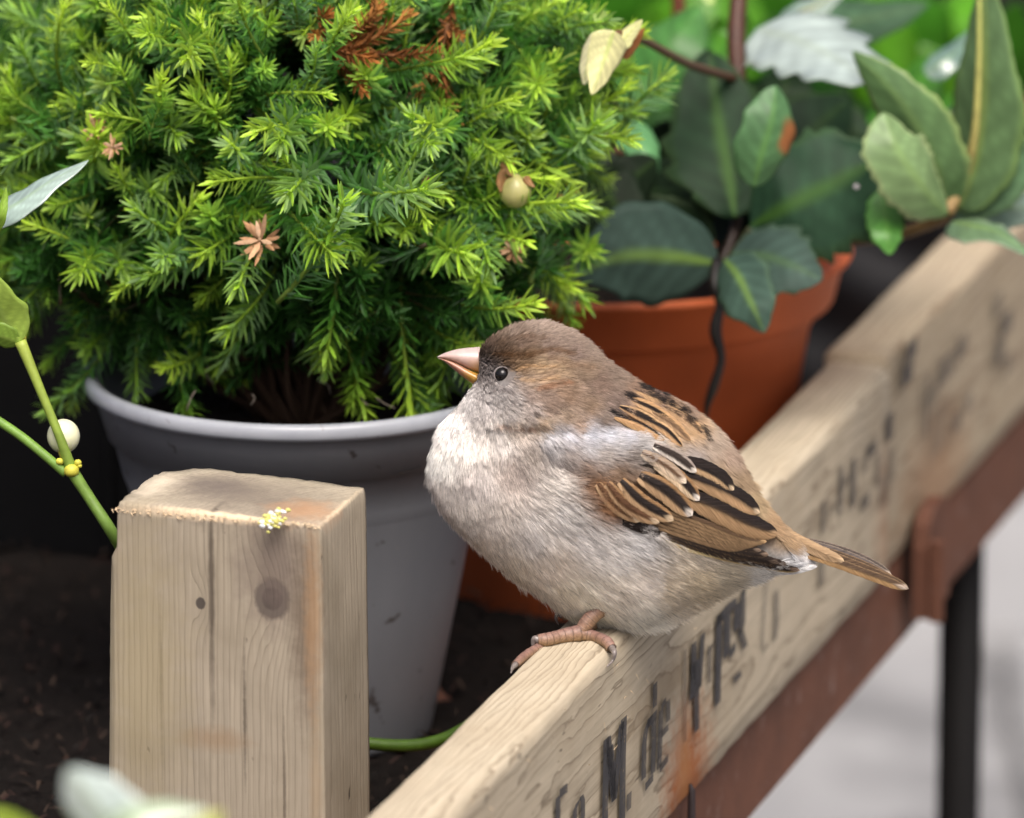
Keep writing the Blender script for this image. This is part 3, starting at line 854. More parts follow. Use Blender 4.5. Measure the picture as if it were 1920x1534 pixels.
STREAKS = [([(1140,768),(1168,785)], 4.5), ([(1164,736),(1192,749)], 5),
           ([(1203,738),(1227,745),(1271,764)], 3.5), ([(1271,770),(1300,788),(1318,813)], 3.5), ([(1190,718),(1230,742),(1285,768)], 3), ([(1200,716),(1245,738)], 3),
           ([(1232,862),(1250,885)], 2.5),([(1255,852),(1274,872)], 2.5),([(1140,905),(1165,935)], 4), ([(1195,868),(1225,890)], 2.5)]
def seg_dist(px, py, line):
    d = np.full(px.shape, 1e9)
    L = np.array(line, float)
    for a, b in zip(L[:-1], L[1:]):
        ab = b - a
        t = np.clip(((px - a[0]) * ab[0] + (py - a[1]) * ab[1]) / np.dot(ab, ab), 0, 1)
        d = np.minimum(d, np.hypot(px - a[0] - t * ab[0], py - a[1] - t * ab[1]))
    return d
def plume_colour(px, py):
    out = np.zeros((len(px), 3))
    for s in range(0, len(px), 20000):
        x = px[s:s + 20000, None]; y = py[s:s + 20000, None]
        d2 = (x - CC[None, :, 0]) ** 2 + (y - CC[None, :, 1]) ** 2
        w = 1 / (d2 + np.where(y < 790, 90.0, 230.0)) ** 2.0
        out[s:s + 20000] = (w @ CLIN) / w.sum(1)[:, None]
    for ln, r, cc, am in (([(930,664),(960,668),(990,668),(1030,656),(1066,664)], 6, lin(96, 70, 48), .7), ([(1004,728),(1030,724),(1064,716)], 5, lin(140, 98, 70), .6), ([(1030,670),(1060,684),(1100,690)], 6, lin(128, 104, 84), .5),
                          ([(998,770),(1006,776)], 3.5, lin(60, 45, 36), .8), ([(905,668),(915,676),(928,682)], 5, lin(96, 84, 80), .6), ([(925,730),(945,728),(960,736)], 3.5, lin(112, 104, 102), .5), ([(960,694),(990,688),(1040,690)], 4, lin(196, 160, 118), .5),
                          ([(975,712),(1005,714),(1040,708)], 4, lin(196, 164, 126), .5), ([(930,795),(965,801),(1000,802)], 3.5, lin(196, 160, 136), .6), ([(940,640),(980,632),(1020,634)], 5, lin(112, 88, 70), .35)):
        k = (np.clip(1.3 - seg_dist(px, py, ln) / r, 0, 1) * am)[:, None]
        out = out * (1 - k) + cc * k
    dark = lin(38, 34, 33)
    for ln, r in STREAKS:
        k = np.clip(1.25 - seg_dist(px, py, ln) / (r * 1.15), 0, 1)
        k = np.clip(k * 2.2, 0, 1)[:, None]
        out = out * (1 - k) + dark * k
    return out

FL = np.array([
(900,655,.7,-.7,9),(908,645,.8,-.6,12),(950,620,.9,-.45,16),(1000,606,1,-.1,18),(1060,622,.95,.3,20),(1110,655,.8,.6,24),(940,658,.95,-.25,14),(980,650,1,0,20),(1040,660,1,.15,22),(980,690,1,.05,20),(1020,700,1,0,22),(1080,700,.95,.3,28),
(908,690,.6,.7,10),(915,715,.5,.85,14),(935,740,.55,.8,20),(970,745,.9,.45,22),(990,778,.8,.6,20),(882,735,-.3,1,16),(895,760,.0,1,26),(1060,760,.9,.4,30),(1130,740,.85,.5,34),(1100,790,.9,.35,30),(1030,790,.9,.4,26),(950,785,.6,.75,20),(960,680,1,-.15,14),(925,690,.7,.5,10),
(840,790,-.4,.9,40),(814,850,-.1,1,46),(820,920,.3,1,44),(870,850,0,1,46),(930,830,.1,1,40),(900,920,.3,.95,48),(860,980,.5,.85,44),(950,880,.4,.9,44),(1000,840,.4,.9,34),(890,790,-.1,1,36),
(1010,900,.9,.35,50),(1060,890,1,.0,52),(1100,920,1,.02,52),(1130,960,.97,.12,50),(1040,960,.85,.5,52),(1100,1000,.9,.42,54),(1000,1000,.65,.75,52),(1180,1040,.92,.36,52),(950,1040,.6,.8,46),(1050,1100,.75,.66,50),(1150,1110,.8,.55,54),(1250,1100,.93,.3,52),(1350,1075,.97,.12,52),(1450,1066,1,.0,52),(1200,1160,.88,.5,46),(1090,1145,.8,.6,40),
(1030,828,.5,.85,28),(1060,830,.8,.55,32),(1130,825,.95,.3,36),(1200,845,.85,.5,38),(1150,885,.8,.6,40),(1100,880,.85,.45,38),(1250,870,.75,.65,36),(1180,808,.95,.25,30),
(1180,740,.85,.5,34),(1240,780,.8,.6,36),(1300,810,.72,.7,40),(1340,850,.65,.75,42),(1390,920,.62,.78,46),(1450,985,.8,.6,44),(1500,1025,.9,.4,36)], float)
def flow(px, py):
    d2 = (px[:, None] - FL[None, :, 0]) ** 2 + (py[:, None] - FL[None, :, 1]) ** 2
    w = 1 / (d2 + 150) ** 1.6
    w /= w.sum(1)[:, None]
    v = w @ FL[:, 2:4]
    v /= np.linalg.norm(v, axis=1)[:, None] + 1e-9
    return v, w @ FL[:, 4]

BIRD = empty('sparrow', TOPP, 'plump brown and grey sparrow perched on the edge of the stencilled crate board', 'bird')

def build_bird():
    # ---- body: one continuous closed surface, both flanks
    idx = -np.ones((NY, NX), int)
    M = MASK
    ys, xs = np.nonzero(M)
    idx[ys, xs] = np.arange(len(ys))
    x = gx[xs].astype(float); y = gy[ys].astype(float); h = HS[ys, xs] * MM - 0.0008
    h = np.maximum(h, 0.00005)
    Vn = bp(x, y, h); Vf = bp(x, y, -h)
    V = np.vstack([Vn, Vf]); n = len(x)
    F = []
    Q = M[:-1, :-1] & M[1:, :-1] & M[:-1, 1:] & M[1:, 1:]
    edge = {}
    for j, i in zip(*np.nonzero(Q)):
        a, b, c, d = idx[j, i], idx[j, i + 1], idx[j + 1, i + 1], idx[j + 1, i]
        F.append((a, d, c, b)); F.append((a + n, b + n, c + n, d + n))
        for e in ((a, d), (d, c), (c, b), (b, a)):
            if (e[1], e[0]) in edge: del edge[(e[1], e[0])]
            else: edge[e] = 1
    for (a, b) in edge: F.append((b, a, a + n, b + n))
    cols = plume_colour(x, y) * 0.55
    t = NT('feather_down')
    v = t.coords()
    a = t.attr().outputs['Color']
    c = t.mix(1.0, a, t.ramp(t.noise(v, 900, 3), [(0.3, 0.75), (0.7, 1.2)]), 'MULTIPLY')
    skin = t.done(t.bsdf(c, 0.9, 0.1))
    body = obj('body', V, F, skin, BIRD, np.vstack([cols, cols]))

    # ---- barbs of the contour feathers as fine hair curves
    need = 15000
    ncand = 90000
    cx = RNG.uniform(795, 1515, ncand); cy = RNG.uniform(596, 1185, ncand)
    inm = samp(MASK.astype(float), cx, cy) > 0.6
    gm = np.hypot(samp(GRX, cx, cy), samp(GRY, cx, cy))
    area = np.sqrt(1 + np.minimum(gm, 3.0) ** 2)
    v_, L_ = flow(cx, cy)
    dens = area * (30.0 / np.clip(L_, 12, 60)) ** 1.1
    # bare patches: eye, beak base, under the flight feathers
    FLIGHT = np.array([(1160,938),(1200,925),(1245,905),(1275,882),(1305,878),(1345,905),(1400,960),(1452,1000),(1478,1030),(1495,1066),(1440,1058),(1360,1042),(1290,1024),(1240,1008),(1215,992),(1180,968)], float)
    bare = (np.hypot(cx - 942, cy - 703) < 19) | inside(FLIGHT, cx, cy)
    p = np.where(inm & ~bare, dens, 0); p /= p.sum()
    pick = RNG.choice(ncand, need, p=p, replace=False)
    fx, fy = cx[pick], cy[pick]
    side = np.ones(need)
    far = RNG.random(need) < 0.16
    side[far] = -1
    v, L = flow(fx, fy)
    gnx, gny = -samp(GRX, fx, fy), -samp(GRY, fx, fy)
    gl = np.hypot(gnx, gny) + 1e-9; gnx /= gl; gny /= gl
    ew = np.clip(1.15 - samp(HS, fx, fy) / 60.0, 0, 1)
    do = np.maximum(v[:, 0] * gnx + v[:, 1] * gny, 0) * ew * 0.8
    v = v - np.stack([gnx * do, gny * do], 1); v /= np.linalg.norm(v, axis=1)[:, None]
    L = L * (1 - 0.35 * ew)
    ang = RNG.normal(0, 0.085, need)
    v = np.stack([v[:, 0] * np.cos(ang) - v[:, 1] * np.sin(ang), v[:, 0] * np.sin(ang) + v[:, 1] * np.cos(ang)], 1)
    L = L * RNG.uniform(0.75, 1.25, need)
    fcol = plume_colour(fx + v[:, 0] * L * 0.5, fy + v[:, 1] * L * 0.5)
    fbri = np.clip(RNG.normal(1.0, 0.07, need), 0.75, 1.25)
    NB = 15
    K = 5
    hd = (fy < 800) & (fx < 1180)
    fbri = np.where(hd, np.clip(1 + (fbri - 1) * 2.0, .6, 1.4), fbri)
    N_ = need * NB
    rep = np.repeat(np.arange(need), NB)
    s = np.tile(np.linspace(-1, 1, NB), need) + RNG.normal(0, 0.12, N_)
    a0 = RNG.uniform(0.0, 0.45, N_)
    Lr = L[rep]; vx, vy = v[rep, 0], v[rep, 1]
    wid = Lr * 0.26
    spread = RNG.normal(0, 0.03, N_)
    ts = np.linspace(0, 1, K)
    hb = np.where(True, samp(HS, fx, fy), 0)[rep]
    nx = -samp(GRX, fx, fy)[rep]; ny = -samp(GRY, fx, fy)[rep]
    g = np.hypot(nx, ny); lim = np.minimum(g, 2.5) / (g + 1e-9)
    nx *= lim; ny *= lim
    nl = np.sqrt(nx * nx + ny * ny + 1)
    nx, ny, nz = nx / nl, ny / nl, 1 / nl
    # flank feathers flare over the wing's edge
    flare = np.exp(-((fx - 1085) / 55) ** 2 - ((fy - 925) / 55) ** 2) + np.exp(-((fx - 1190) / 60) ** 2 - ((fy - 1000) / 40) ** 2) * .8
    hd0 = ((fy < 700) & (fx < 1170)).astype(float)
    cov = np.exp(-((fx - 1172) / 50) ** 2 - ((fy - 850) / 30) ** 2)
    lift = (1.6 + 0.05 * L + 19 * flare + 27 * cov + 2.0 * (hd0))[rep] * (1 - 0.5 * s * s) * RNG.uniform(0.7, 1.4, N_)
    tipl = 1 - 0.30 * s * s
    sway = RNG.normal(0, 0.045, N_)
    PX = np.zeros((N_, K)); PY = np.zeros((N_, K)); PW = np.zeros((N_, K))
    for k, t_ in enumerate(ts):
        al = Lr * (a0 * 0.35 + t_ * tipl * (1 - a0 * 0.35))
        lat = s * wid * (t_ ** 0.8) * (1 - 0.45 * t_) + al * (spread + sway * t_)
        x = fx[rep] + vx * al - vy * lat
        y = fy[rep] + vy * al + vx * lat
        hh = samp(HS, x, y)
        # never fall away from the local surface faster than the tangent plane allows
        tang = hb - (nx * (x - fx[rep]) + ny * (y - fy[rep])) / np.maximum(nz, 0.35)
        hh = np.maximum(hh, np.minimum(tang, hh + 18)) * 0.6 + hh * 0.4
        lf = lift * (t_ ** 1.3) - 2.0 * (1 - t_)
        PX[:, k] = x + nx * lf; PY[:, k] = y + ny * lf; PW[:, k] = hh + nz * lf
    PW *= side[rep][:, None]
    pos = bp(PX, PY, PW * MM).astype(np.float32)
    col = 1.10 * fcol[rep] * fbri[rep][:, None] * np.clip(RNG.normal(1.02, 0.16, N_), 0.5, 1.45)[:, None]
    thin = RNG.random(N_) < 0.07
    col[thin] *= 0.45
    cu = bpy.data.hair_curves.new('plumage')
    cu.add_curves([K] * N_)
    cu.attributes['position'].data.foreach_set('vector', pos.reshape(-1))
    ra = cu.attributes.get('radius') or cu.attributes.new('radius', 'FLOAT', 'POINT')
    prof = np.array([0.9, 1.0, 0.9, 0.65, 0.12]) * 0.000065
    small = np.clip(Lr / 40, 0.55, 1.1)
    ra.data.foreach_set('value', (prof[None, :] * small[:, None]).astype(np.float32).ravel())
    ca = cu.attributes.new('col', 'FLOAT_COLOR', 'CURVE')
    c4 = np.ones((N_, 4), np.float32); c4[:, :3] = col
    ca.data.foreach_set('color', c4.ravel())
    na = cu.attributes.new('nrm', 'FLOAT_VECTOR', 'CURVE')
    sl = np.clip(g, 0, 0.75) / np.maximum(np.hypot(nx / np.maximum(nz, 1e-3), ny / np.maximum(nz, 1e-3)), 1e-6)
    sx, sy = nx / nz * sl, ny / nz * sl
    sq = np.sqrt(sx * sx + sy * sy + 1)
    nn = (sx / sq)[:, None] * AX[None] - (sy / sq)[:, None] * AU[None] - (side[rep] / sq)[:, None] * AF[None]
    _unused = nx[:, None] * AX[None] - ny[:, None] * AU[None] - (nz * side[rep])[:, None] * AF[None]
    tanv = pos[:, -1] - pos[:, 0]; tanv = tanv / (np.linalg.norm(tanv, axis=1)[:, None] + 1e-12)
    latd = (-vy)[:, None] * AX[None] - vx[:, None] * AU[None]
    nn = nn + latd * (s * 0.55)[:, None] + RNG.normal(0, 0.14, (N_, 3))
    nn /= np.linalg.norm(nn, axis=1)[:, None]
    na.data.foreach_set('vector', nn.astype(np.float32).ravel())
    t = NT('plumage')
    at = t.attr('col').outputs['Color']
    nat = t.attr('nrm').outputs['Vector']
    d = t.n('ShaderNodeBsdfDiffuse')
    t.l(at, d.inputs['Color']); t.l(nat, d.inputs['Normal'])
    d2 = t.n('ShaderNodeBsdfPrincipled'); t.l(at, d2.inputs['Base Color']); d2.inputs['Roughness'].default_value = 0.5; d2.inputs['Specular IOR Level'].default_value = 0.25
    mx = t.n('ShaderNodeMixShader'); mx.inputs[0].default_value = 0.3
    t.l(d.outputs[0], mx.inputs[1]); t.l(d2.outputs[0], mx.inputs[2])
    PLUME_MAT = t.done(mx)
    cu.materials.append(PLUME_MAT)
    o = bpy.data.objects.new('plumage', cu); COL.objects.link(o)
    adopt(o, BIRD); o['kind'] = 'stuff'

    # ---- flight feathers
    t = NT('flight_feather')
    a = t.attr().outputs['Color']
    uvw = t.attr('fuv').outputs['Vector']
    sp = t.n('ShaderNodeSeparateXYZ'); t.l(uvw, sp.inputs[0])
    # barb lines slant away from the shaft
    ph = t.math('SUBTRACT', t.math('MULTIPLY', sp.outputs[0], 1.0), t.math('MULTIPLY', t.math('ABSOLUTE', sp.outputs[1]), 1.3))
    brb = t.math('SINE', t.math('MULTIPLY', ph, 95.0))
    cmb = t.n('ShaderNodeCombineXYZ'); t.l(t.math('MULTIPLY', ph, 42.0), cmb.inputs[0]); t.l(t.math('MULTIPLY', sp.outputs[1], 1.6), cmb.inputs[1])
    barbn = t.noise(cmb.outputs[0], 1.0, 4, 0.7)
    nz = t.noise(t.mapping(uvw, (6, 14, 1)), 3.0, 4)
    c = t.mix(1.0, a, t.ramp(t.math('ADD', t.math('MULTIPLY', nz, 0.4), t.math('MULTIPLY', barbn, 0.6)), [(0.32, 0.55), (0.68, 1.3)]), 'MULTIPLY')
    fm = t.done(t.bsdf(c, 0.68, 0.22, barbn, 0.5, 0.00015))
    wing = bpy.data.objects.new('wing', None); COL.objects.link(wing); wing.empty_display_size = 0.01
    wing.location = Vector(bp(1120, 830, 0.02) - TOPP); wing.parent = BIRD
    wing2 = bpy.data.objects.new('wing', None); COL.objects.link(wing2); wing2.empty_display_size = 0.01
    wing2.location = Vector(bp(1120, 830, -0.02) - TOPP); wing2.parent = BIRD
    tailr = bpy.data.objects.new('tail', None); COL.objects.link(tailr); tailr.empty_display_size = 0.01
    tailr.location = Vector(bp(1480, 1020, 0) - TOPP); tailr.parent = BIRD

    BARBS = {}
    def add_barbs(key, C, S, wl, wr, prof, tt, cr, sr, wbase, off, camber, colfn, n=80):
        ln = np.linalg.norm(np.diff(C, axis=0), axis=1).sum()
        n = int(max(36, ln * 0.75))
        k5 = np.linspace(0, 1, 5)
        for sd_ in (-1, 1):
            wd_ = wl if sd_ < 0 else wr
            t0 = np.clip(np.linspace(0.0, 0.985, n) + RNG.normal(0, .006, n), 0, .99)
            reach = (wd_ / ln) * RNG.uniform(1.7, 2.2, n)
            T_ = np.clip(t0[:, None] + reach[:, None] * k5[None], 0, 1)
            S_ = sd_ * k5[None] * RNG.uniform(0.92, 1.12, n)[:, None]
            f = T_ * (len(tt) - 1)
            i_ = np.clip(f.astype(int), 0, len(tt) - 2); u_ = f - i_
            g_ = lambda a: a[i_] * (1 - u_) + a[i_ + 1] * u_
            pr_ = g_(prof)
            wv_ = wd_ * pr_ * S_
            x = g_(C[:, 0]) + g_(S[:, 0]) * wv_ * cr; y = g_(C[:, 1]) + g_(S[:, 1]) * wv_ * cr
            w = samp(HW, x, y) if wbase is None else g_(wbase)
            w = w + off + wv_ * sr + camber * (1 - np.minimum(S_ * S_, 1)) * pr_ + 0.5 + 0.5 * RNG.random((n, 1))
            col = colfn(T_.ravel(), np.clip(S_, -1, 1).ravel()).reshape(n, 5, 3) * np.clip(RNG.normal(1, .16, (n, 1, 1)), .6, 1.4)
            P_ = bp(x, y, w * MM)
            nn = -AF[None] + (-(S[:, 0].mean()) * 0 + sd_ * 0.35) * (S[len(S) // 2, 0] * AX - S[len(S) // 2, 1] * AU)[None] + RNG.normal(0, .12, (n, 3))
            nn /= np.linalg.norm(nn, axis=1)[:, None]
            BARBS.setdefault(key, []).append((P_, col, nn))
    def feather(line, wl, wr, off, colfn, parent, par2=None, tip=0.35, roll=0.0, surf=True, wline=None, camber=2.0, nt=44, ns=15, base_w=0.55, name='feather'):
        C = catmull(line, nt)
        T = np.gradient(C, axis=0); T /= np.linalg.norm(T, axis=1)[:, None]
        S = np.stack([-T[:, 1], T[:, 0]], 1)             # to the right of travel (picture: downward-left)
        tt = np.linspace(0, 1, nt)
        prof = (base_w + (1 - base_w) * np.clip(tt / 0.35, 0, 1) ** 0.7)
        e = np.clip((1 - tt) / tip, 0, 1)
        prof = prof * np.sqrt(np.clip(1 - (1 - e) ** 2.2, 0, 1))
        sv = np.linspace(-1, 1, ns)
        cr, sr = math.cos(roll), math.sin(roll)
        V = np.zeros((nt, ns, 3)); UVW = np.zeros((nt, ns, 3)); Ccol = np.zeros((nt, ns, 3))
        for j, s_ in enumerate(sv):
            wv = (wl if s_ < 0 else wr) * prof * s_ * (1 + (0.07 * np.sin(tt * 61 + s_ * 3 + wl) * np.sin(tt * 23 + wr * 1.7) if abs(s_) > .9 else 0))
            x = C[:, 0] + S[:, 0] * wv * cr; y = C[:, 1] + S[:, 1] * wv * cr
            if surf: w = samp(HW, x, y)
            else: w = catmull(np.array(wline, float)[:, None], nt)[:, 0]
            w = w + off + wv * sr + camber * (1 - s_ * s_) * prof
            V[:, j] = np.stack([x, y, w], 1)
            UVW[:, j, 0] = tt * (np.linalg.norm(C[-1] - C[0]) / 60.0); UVW[:, j, 1] = s_ * max(wl, wr) / 20.0
            Ccol[:, j] = colfn(tt, np.full(nt, s_))
        add_barbs(parent.name, C, S, wl, wr, prof, tt, cr, sr, None if surf else catmull(np.array(wline, float)[:, None], nt)[:, 0], off, camber, colfn)
        for sd, pr in ((1, parent),) + (((-1, par2),) if par2 is not None else ()):
            P = bp(V[..., 0].ravel(), V[..., 1].ravel(), V[..., 2].ravel() * MM * sd)
            fc = grid_faces(nt, ns)
            if sd < 0: fc = [f[::-1] for f in fc]
            o = obj(name, P, fc, fm, None, Ccol.reshape(-1, 3))
            at = o.data.attributes.new('fuv', 'FLOAT_VECTOR', 'POINT')
            at.data.foreach_set('vector', UVW.reshape(-1, 3).astype(np.float32).ravel())
            o.parent = pr
            o.matrix_parent_inverse = Matrix.Translation(BIRD.location).inverted() if pr is BIRD else (Matrix.Translation(BIRD.location) @ Matrix.Translation(pr.location)).inverted()
            m = o.modifiers.new('vane', 'SOLIDIFY'); m.thickness = 0.00012; m.offset = -1
        return o

    DK = lin(44, 38, 36); DK2 = lin(66, 57, 52); BF = lin(178, 148, 114); PALE = lin(206, 184, 154); WHT = lin(212, 203, 192)
    def cf(center, edge_lo, edge_hi, lo=0.45, hi=0.85, tip_edge=0.9, tipc=None, soft=0.12, mid=None):
        """dark centre; lower web edge colour from s>lo, upper web from s<-hi, pale tip"""
        tipc = edge_lo if tipc is None else tipc
        def f(t, s):
            k1 = np.clip((s - lo) / soft, 0, 1)[:, None]; k2 = np.clip((-s - hi) / 0.08, 0, 1)[:, None]
            k3 = np.clip((t - tip_edge + 0.10 * (1 - np.abs(s))) / 0.05, 0, 1)[:, None]
            c = center * (1 - k1) + edge_lo * k1
            c = c * (1 - k2) + edge_hi * k2
            c = c * (1 - k3) + tipc * k3
            shaft = np.exp(-(s / 0.06) ** 2)[:, None] * 0.35
            return c * (1 - shaft) + center * 0.6 * shaft
        return f
    # primaries, lowest first
    prim = [([(1200,985),(1320,1030),(1420,1055),(1499,1069)], 9), ([(1200,980),(1310,1022),(1410,1046),(1474,1058)], 9), ([(1200,976),(1300,1012),(1395,1040),(1459,1054)], 9),
            ([(1205,972),(1300,1004),(1385,1030),(1438,1039)], 9), ([(1210,968),(1300,996),(1375,1020),(1424,1031)], 8)]
    for k, (ln, wd) in enumerate(prim):
        feather(ln, wd, wd, 9.0 + 0.8 * k, cf(DK2, lin(205, 180, 130) if k == 0 else lin(150, 125, 95), DK2, 0.72, 2.0, 0.965, lin(150, 130, 112)), wing, wing2, tip=0.22, camber=1.5)
    # pale lower edge below the primaries
    feather([(1215,990),(1270,1022),(1335,1040),(1402,1048)], 4, 4, 9.0, cf(lin(215, 195, 145), lin(225, 208, 160), lin(190, 165, 115), 0.3, 0.9, 2.0), wing, wing2, tip=0.3, camber=.5)
    # secondaries
    for k in range(6):
        q = k / 5.0
        ln = [(1205 + 22 * q, 976 - 30 * q), (1290 + 20 * q, 1004 - 27 * q), (1360 + 30 * q, 1024 - 16 * q), (1398 + 36 * q, 1022 - 8 * q)]
        feather(ln, 7.5, 7.5, 12.5 + 0.7 * k, cf(lin(88, 70, 54), lin(150, 124, 94), lin(88, 70, 55), -0.1, 0.9, 0.96, lin(190, 158, 118), 0.3), wing, wing2, tip=0.18, camber=1.2)
    # tertials
    feather([(1270,925),(1335,950),(1400,982),(1456,1001)], 22, 24, 17.5, cf(DK, lin(166, 136, 102), DK, -0.05, 0.95, 0.985, BF, 0.30), wing, wing2, tip=0.5)
    feather([(1280,890),(1340,912),(1385,935),(1421,961)], 18, 19, 19.0, cf(DK, lin(170, 140, 106), DK, 0.10, 0.95, 0.975, PALE, 0.25), wing, wing2, tip=0.42)
    feather([(1265,862),(1305,872),(1345,892),(1372,918)], 15, 15, 20.5, cf(DK, lin(174, 146, 112), DK, 0.30, 0.95, 0.97, PALE, 0.2), wing, wing2, tip=0.4)
    # primary coverts, dark patch at the bend
    for k in range(3):
        feather([(1165, 968 + 4 * k), (1200, 978 + 5 * k), (1234, 997 + 5 * k - 6)], 9, 9, 12 + k, cf(DK, lin(70, 62, 56), DK, 0.8, 0.95, 2), wing, wing2, tip=0.3)
    # greater coverts
    gcs = [([(1118,905),(1150,945),(1196,975)], 10), ([(1135,905),(1170,945),(1232,977)], 12), ([(1160,900),(1200,940),(1258,973)], 13), ([(1195,890),(1245,920),(1293,964)], 16), ([(1225,868),(1268,895),(1306,936)], 12)]
    for k, (ln, wd) in enumerate(gcs):
        ctr = DK if k >= 2 else lin(92, 66, 48)
        feather(ln, wd * 1.2, wd * 1.2, 20.0 + 1.0 * k, cf(ctr, BF if k < 4 else PALE, lin(150, 118, 84), 0.25, 0.62, 0.95, PALE if k < 3 else WHT, 0.18), wing, wing2, tip=0.38)
    # median coverts
    feather([(1222,834),(1265,856),(1301,884)], 12, 11, 27.0, cf(lin(60, 52, 48), lin(215, 205, 192), lin(165, 152, 142), 0.45, 0.6, 0.94, WHT), wing, wing2, tip=0.45)
    feather([(1200,848),(1242,872),(1282,904)], 13, 12, 26.0, cf(lin(96, 74, 58), lin(205, 185, 160), lin(165, 145, 125), 0.2, 0.3, 0.93, lin(215, 200, 180)), wing, wing2, tip=0.4)
    # streaked mantle and scapulars
    BU = lin(184, 148, 108); BU2 = lin(196, 162, 122)
    mant = [([(1228,742),(1268,758),(1306,784)], 8, cf(lin(110,90,74), BU2, lin(120,98,80), .15, .7, 2, None, .3)), ([(1180,728),(1232,748),(1284,776)], 9, cf(DK, BU2, lin(150,122,94), -.1, .75, 2, None, .3)),
            ([(1240,760),(1284,784),(1322,818)], 9, cf(lin(90,72,58), lin(172,142,108), BU, .3, .5, 2, None, .3)), ([(1172,745),(1222,766),(1268,796)], 10, cf(DK, BU2, BU, .25, .35, 2, None, .2)),
            ([(1220,772),(1258,794),(1292,826)], 9, cf(lin(120,96,74), lin(176,146,112), BU, .3, .5, 2, None, .3)), ([(1160,762),(1206,782),(1250,810)], 10, cf(DK, BU, BU2, .45, .55, 2, None, .2)),
            ([(1205,785),(1244,805),(1276,836)], 9, cf(DK, BU, BU2, .15, .6, 2, None, .2)), ([(1150,782),(1196,800),(1244,826)], 9, cf(BU, lin(170,138,98), DK, .5, .45, 2, None, .2))]
    for k, (ln, wd, fn_) in enumerate(mant):
        feather(ln, wd, wd, 5.5 + 0.5 * k, fn_, BIRD, None, tip=0.5, camber=1.5, base_w=0.25)
    # tail
    TB = lin(84, 68, 54)
    tl = [([(1470,1010),(1540,1022),(1610,1044),(1672,1078)], 9, 9, -9, lin(78, 70, 66)), ([(1470,1012),(1545,1027),(1615,1052),(1668,1082)], 9, 9, -5, lin(96, 88, 84)),
          ([(1465,1015),(1545,1035),(1620,1062),(1690,1098)], 11, 10, 0, lin(78, 66, 56)), ([(1470,1020),(1550,1042),(1625,1070),(1703,1104)], 11, 11, 4, lin(84, 68, 54)),
          ([(1472,1026),(1550,1050),(1625,1077),(1698,1104)], 10, 9, 8, TB)]
    for k, (ln, a_, b_, w0, cc) in enumerate(tl):
        ed = lin(160, 130, 92) if k >= 2 else lin(140, 130, 122)
        feather(ln, a_, b_, 0, cf(cc, ed, lin(140, 126, 112) if k < 2 else lin(130, 106, 80), -0.15 if k >= 3 else 0.6, 0.8, 0.975, lin(170, 155, 140), 0.35), tailr, None, tip=0.16, roll=0.5 if k < 3 else 0.25, surf=False,
                wline=[w0, w0 * 1.2, w0 * 1.3, w0 * 1.2], camber=1.0, base_w=0.9)
    # upper tail coverts
    for k in range(4):
        feather([(1440 + 14 * k, 985 + 7 * k), (1480 + 18 * k, 1006 + 9 * k), (1522 + 20 * k, 1032 + 7 * k)], 12, 12, 0, cf(lin(160, 134, 104), lin(186, 158, 124), lin(176, 150, 118), 0.4, 0.6, 0.95, lin(188, 164, 132), 0.4), tailr, None, tip=0.5, roll=0.2, surf=False,
                wline=[14 - k, 13 - k, 11 - k], camber=2)
    # white undertail
    for k in range(3):
        feather([(1415 + 8 * k, 1066 + 3 * k), (1465 + 10 * k, 1068 + 1 * k), (1520 + 6 * k, 1064 - k)], 9, 7, 0, cf(lin(205, 205, 204), lin(210, 209, 208), lin(196, 195, 192), 0.4, 0.6, 2), tailr, None, tip=0.6, surf=False, wline=[9 + k, 8 + k, 5 + k], camber=1)

    for key, par_ in ((wing.name, wing), (tailr.name, tailr), (BIRD.name, BIRD)):
        P_ = np.concatenate([b[0] for b in BARBS[key]]); C_ = np.concatenate([b[1] for b in BARBS[key]]); N3 = np.concatenate([b[2] for b in BARBS[key]])
        n_ = len(P_)
        c2 = bpy.data.hair_curves.new('barbs'); c2.add_curves([5] * n_)
        c2.attributes['position'].data.foreach_set('vector', P_.astype(np.float32).ravel())
        r2 = c2.attributes.get('radius') or c2.attributes.new('radius', 'FLOAT', 'POINT')
        r2.data.foreach_set('value', np.tile(np.array([.6, .9, .9, .7, .15]) * 0.000075, n_).astype(np.float32))
        a2 = c2.attributes.new('col', 'FLOAT_COLOR', 'POINT'); c4 = np.ones((n_, 5, 4), np.float32); c4[..., :3] = C_
        a2.data.foreach_set('color', c4.ravel())
        a3 = c2.attributes.new('nrm', 'FLOAT_VECTOR', 'CURVE'); a3.data.foreach_set('vector', N3.astype(np.float32).ravel())
        c2.materials.append(PLUME_MAT)
        o2 = bpy.data.objects.new('barbs', c2); COL.objects.link(o2); o2['kind'] = 'stuff'
        o2.parent = par_
        o2.matrix_parent_inverse = Matrix.Translation(BIRD.location).inverted() if par_ is BIRD else (Matrix.Translation(BIRD.location) @ Matrix.Translation(par_.location)).inverted()

    # ---- eye
    em = NT('eye_gloss'); em = em.done(em.bsdf((0.006, 0.005, 0.005), 0.02, 0.42))
    hw = float(samp(HS, 942, 703)) - 9.0
    def ball(name, cx, cy, w, r, mat, parent, sq=1.0, nu=28, nv=18):
        V = []
        c = bp(cx, cy, w * MM)
        for i in range(nv + 1):
            a = math.pi * i / nv
            for j in range(nu):
                b = 2 * math.pi * j / nu
                V.append(c + r * MM * (math.cos(a) * sq * -AF + math.sin(a) * (math.cos(b) * AX + math.sin(b) * AU)))
        return obj(name, V, grid_faces(nv + 1, nu, True), mat, parent)
    ball('eye', 942, 703.5, hw, 14.6, em, BIRD)
    ball('eye', 942, 703.5, -hw, 13.4, em, BIRD)
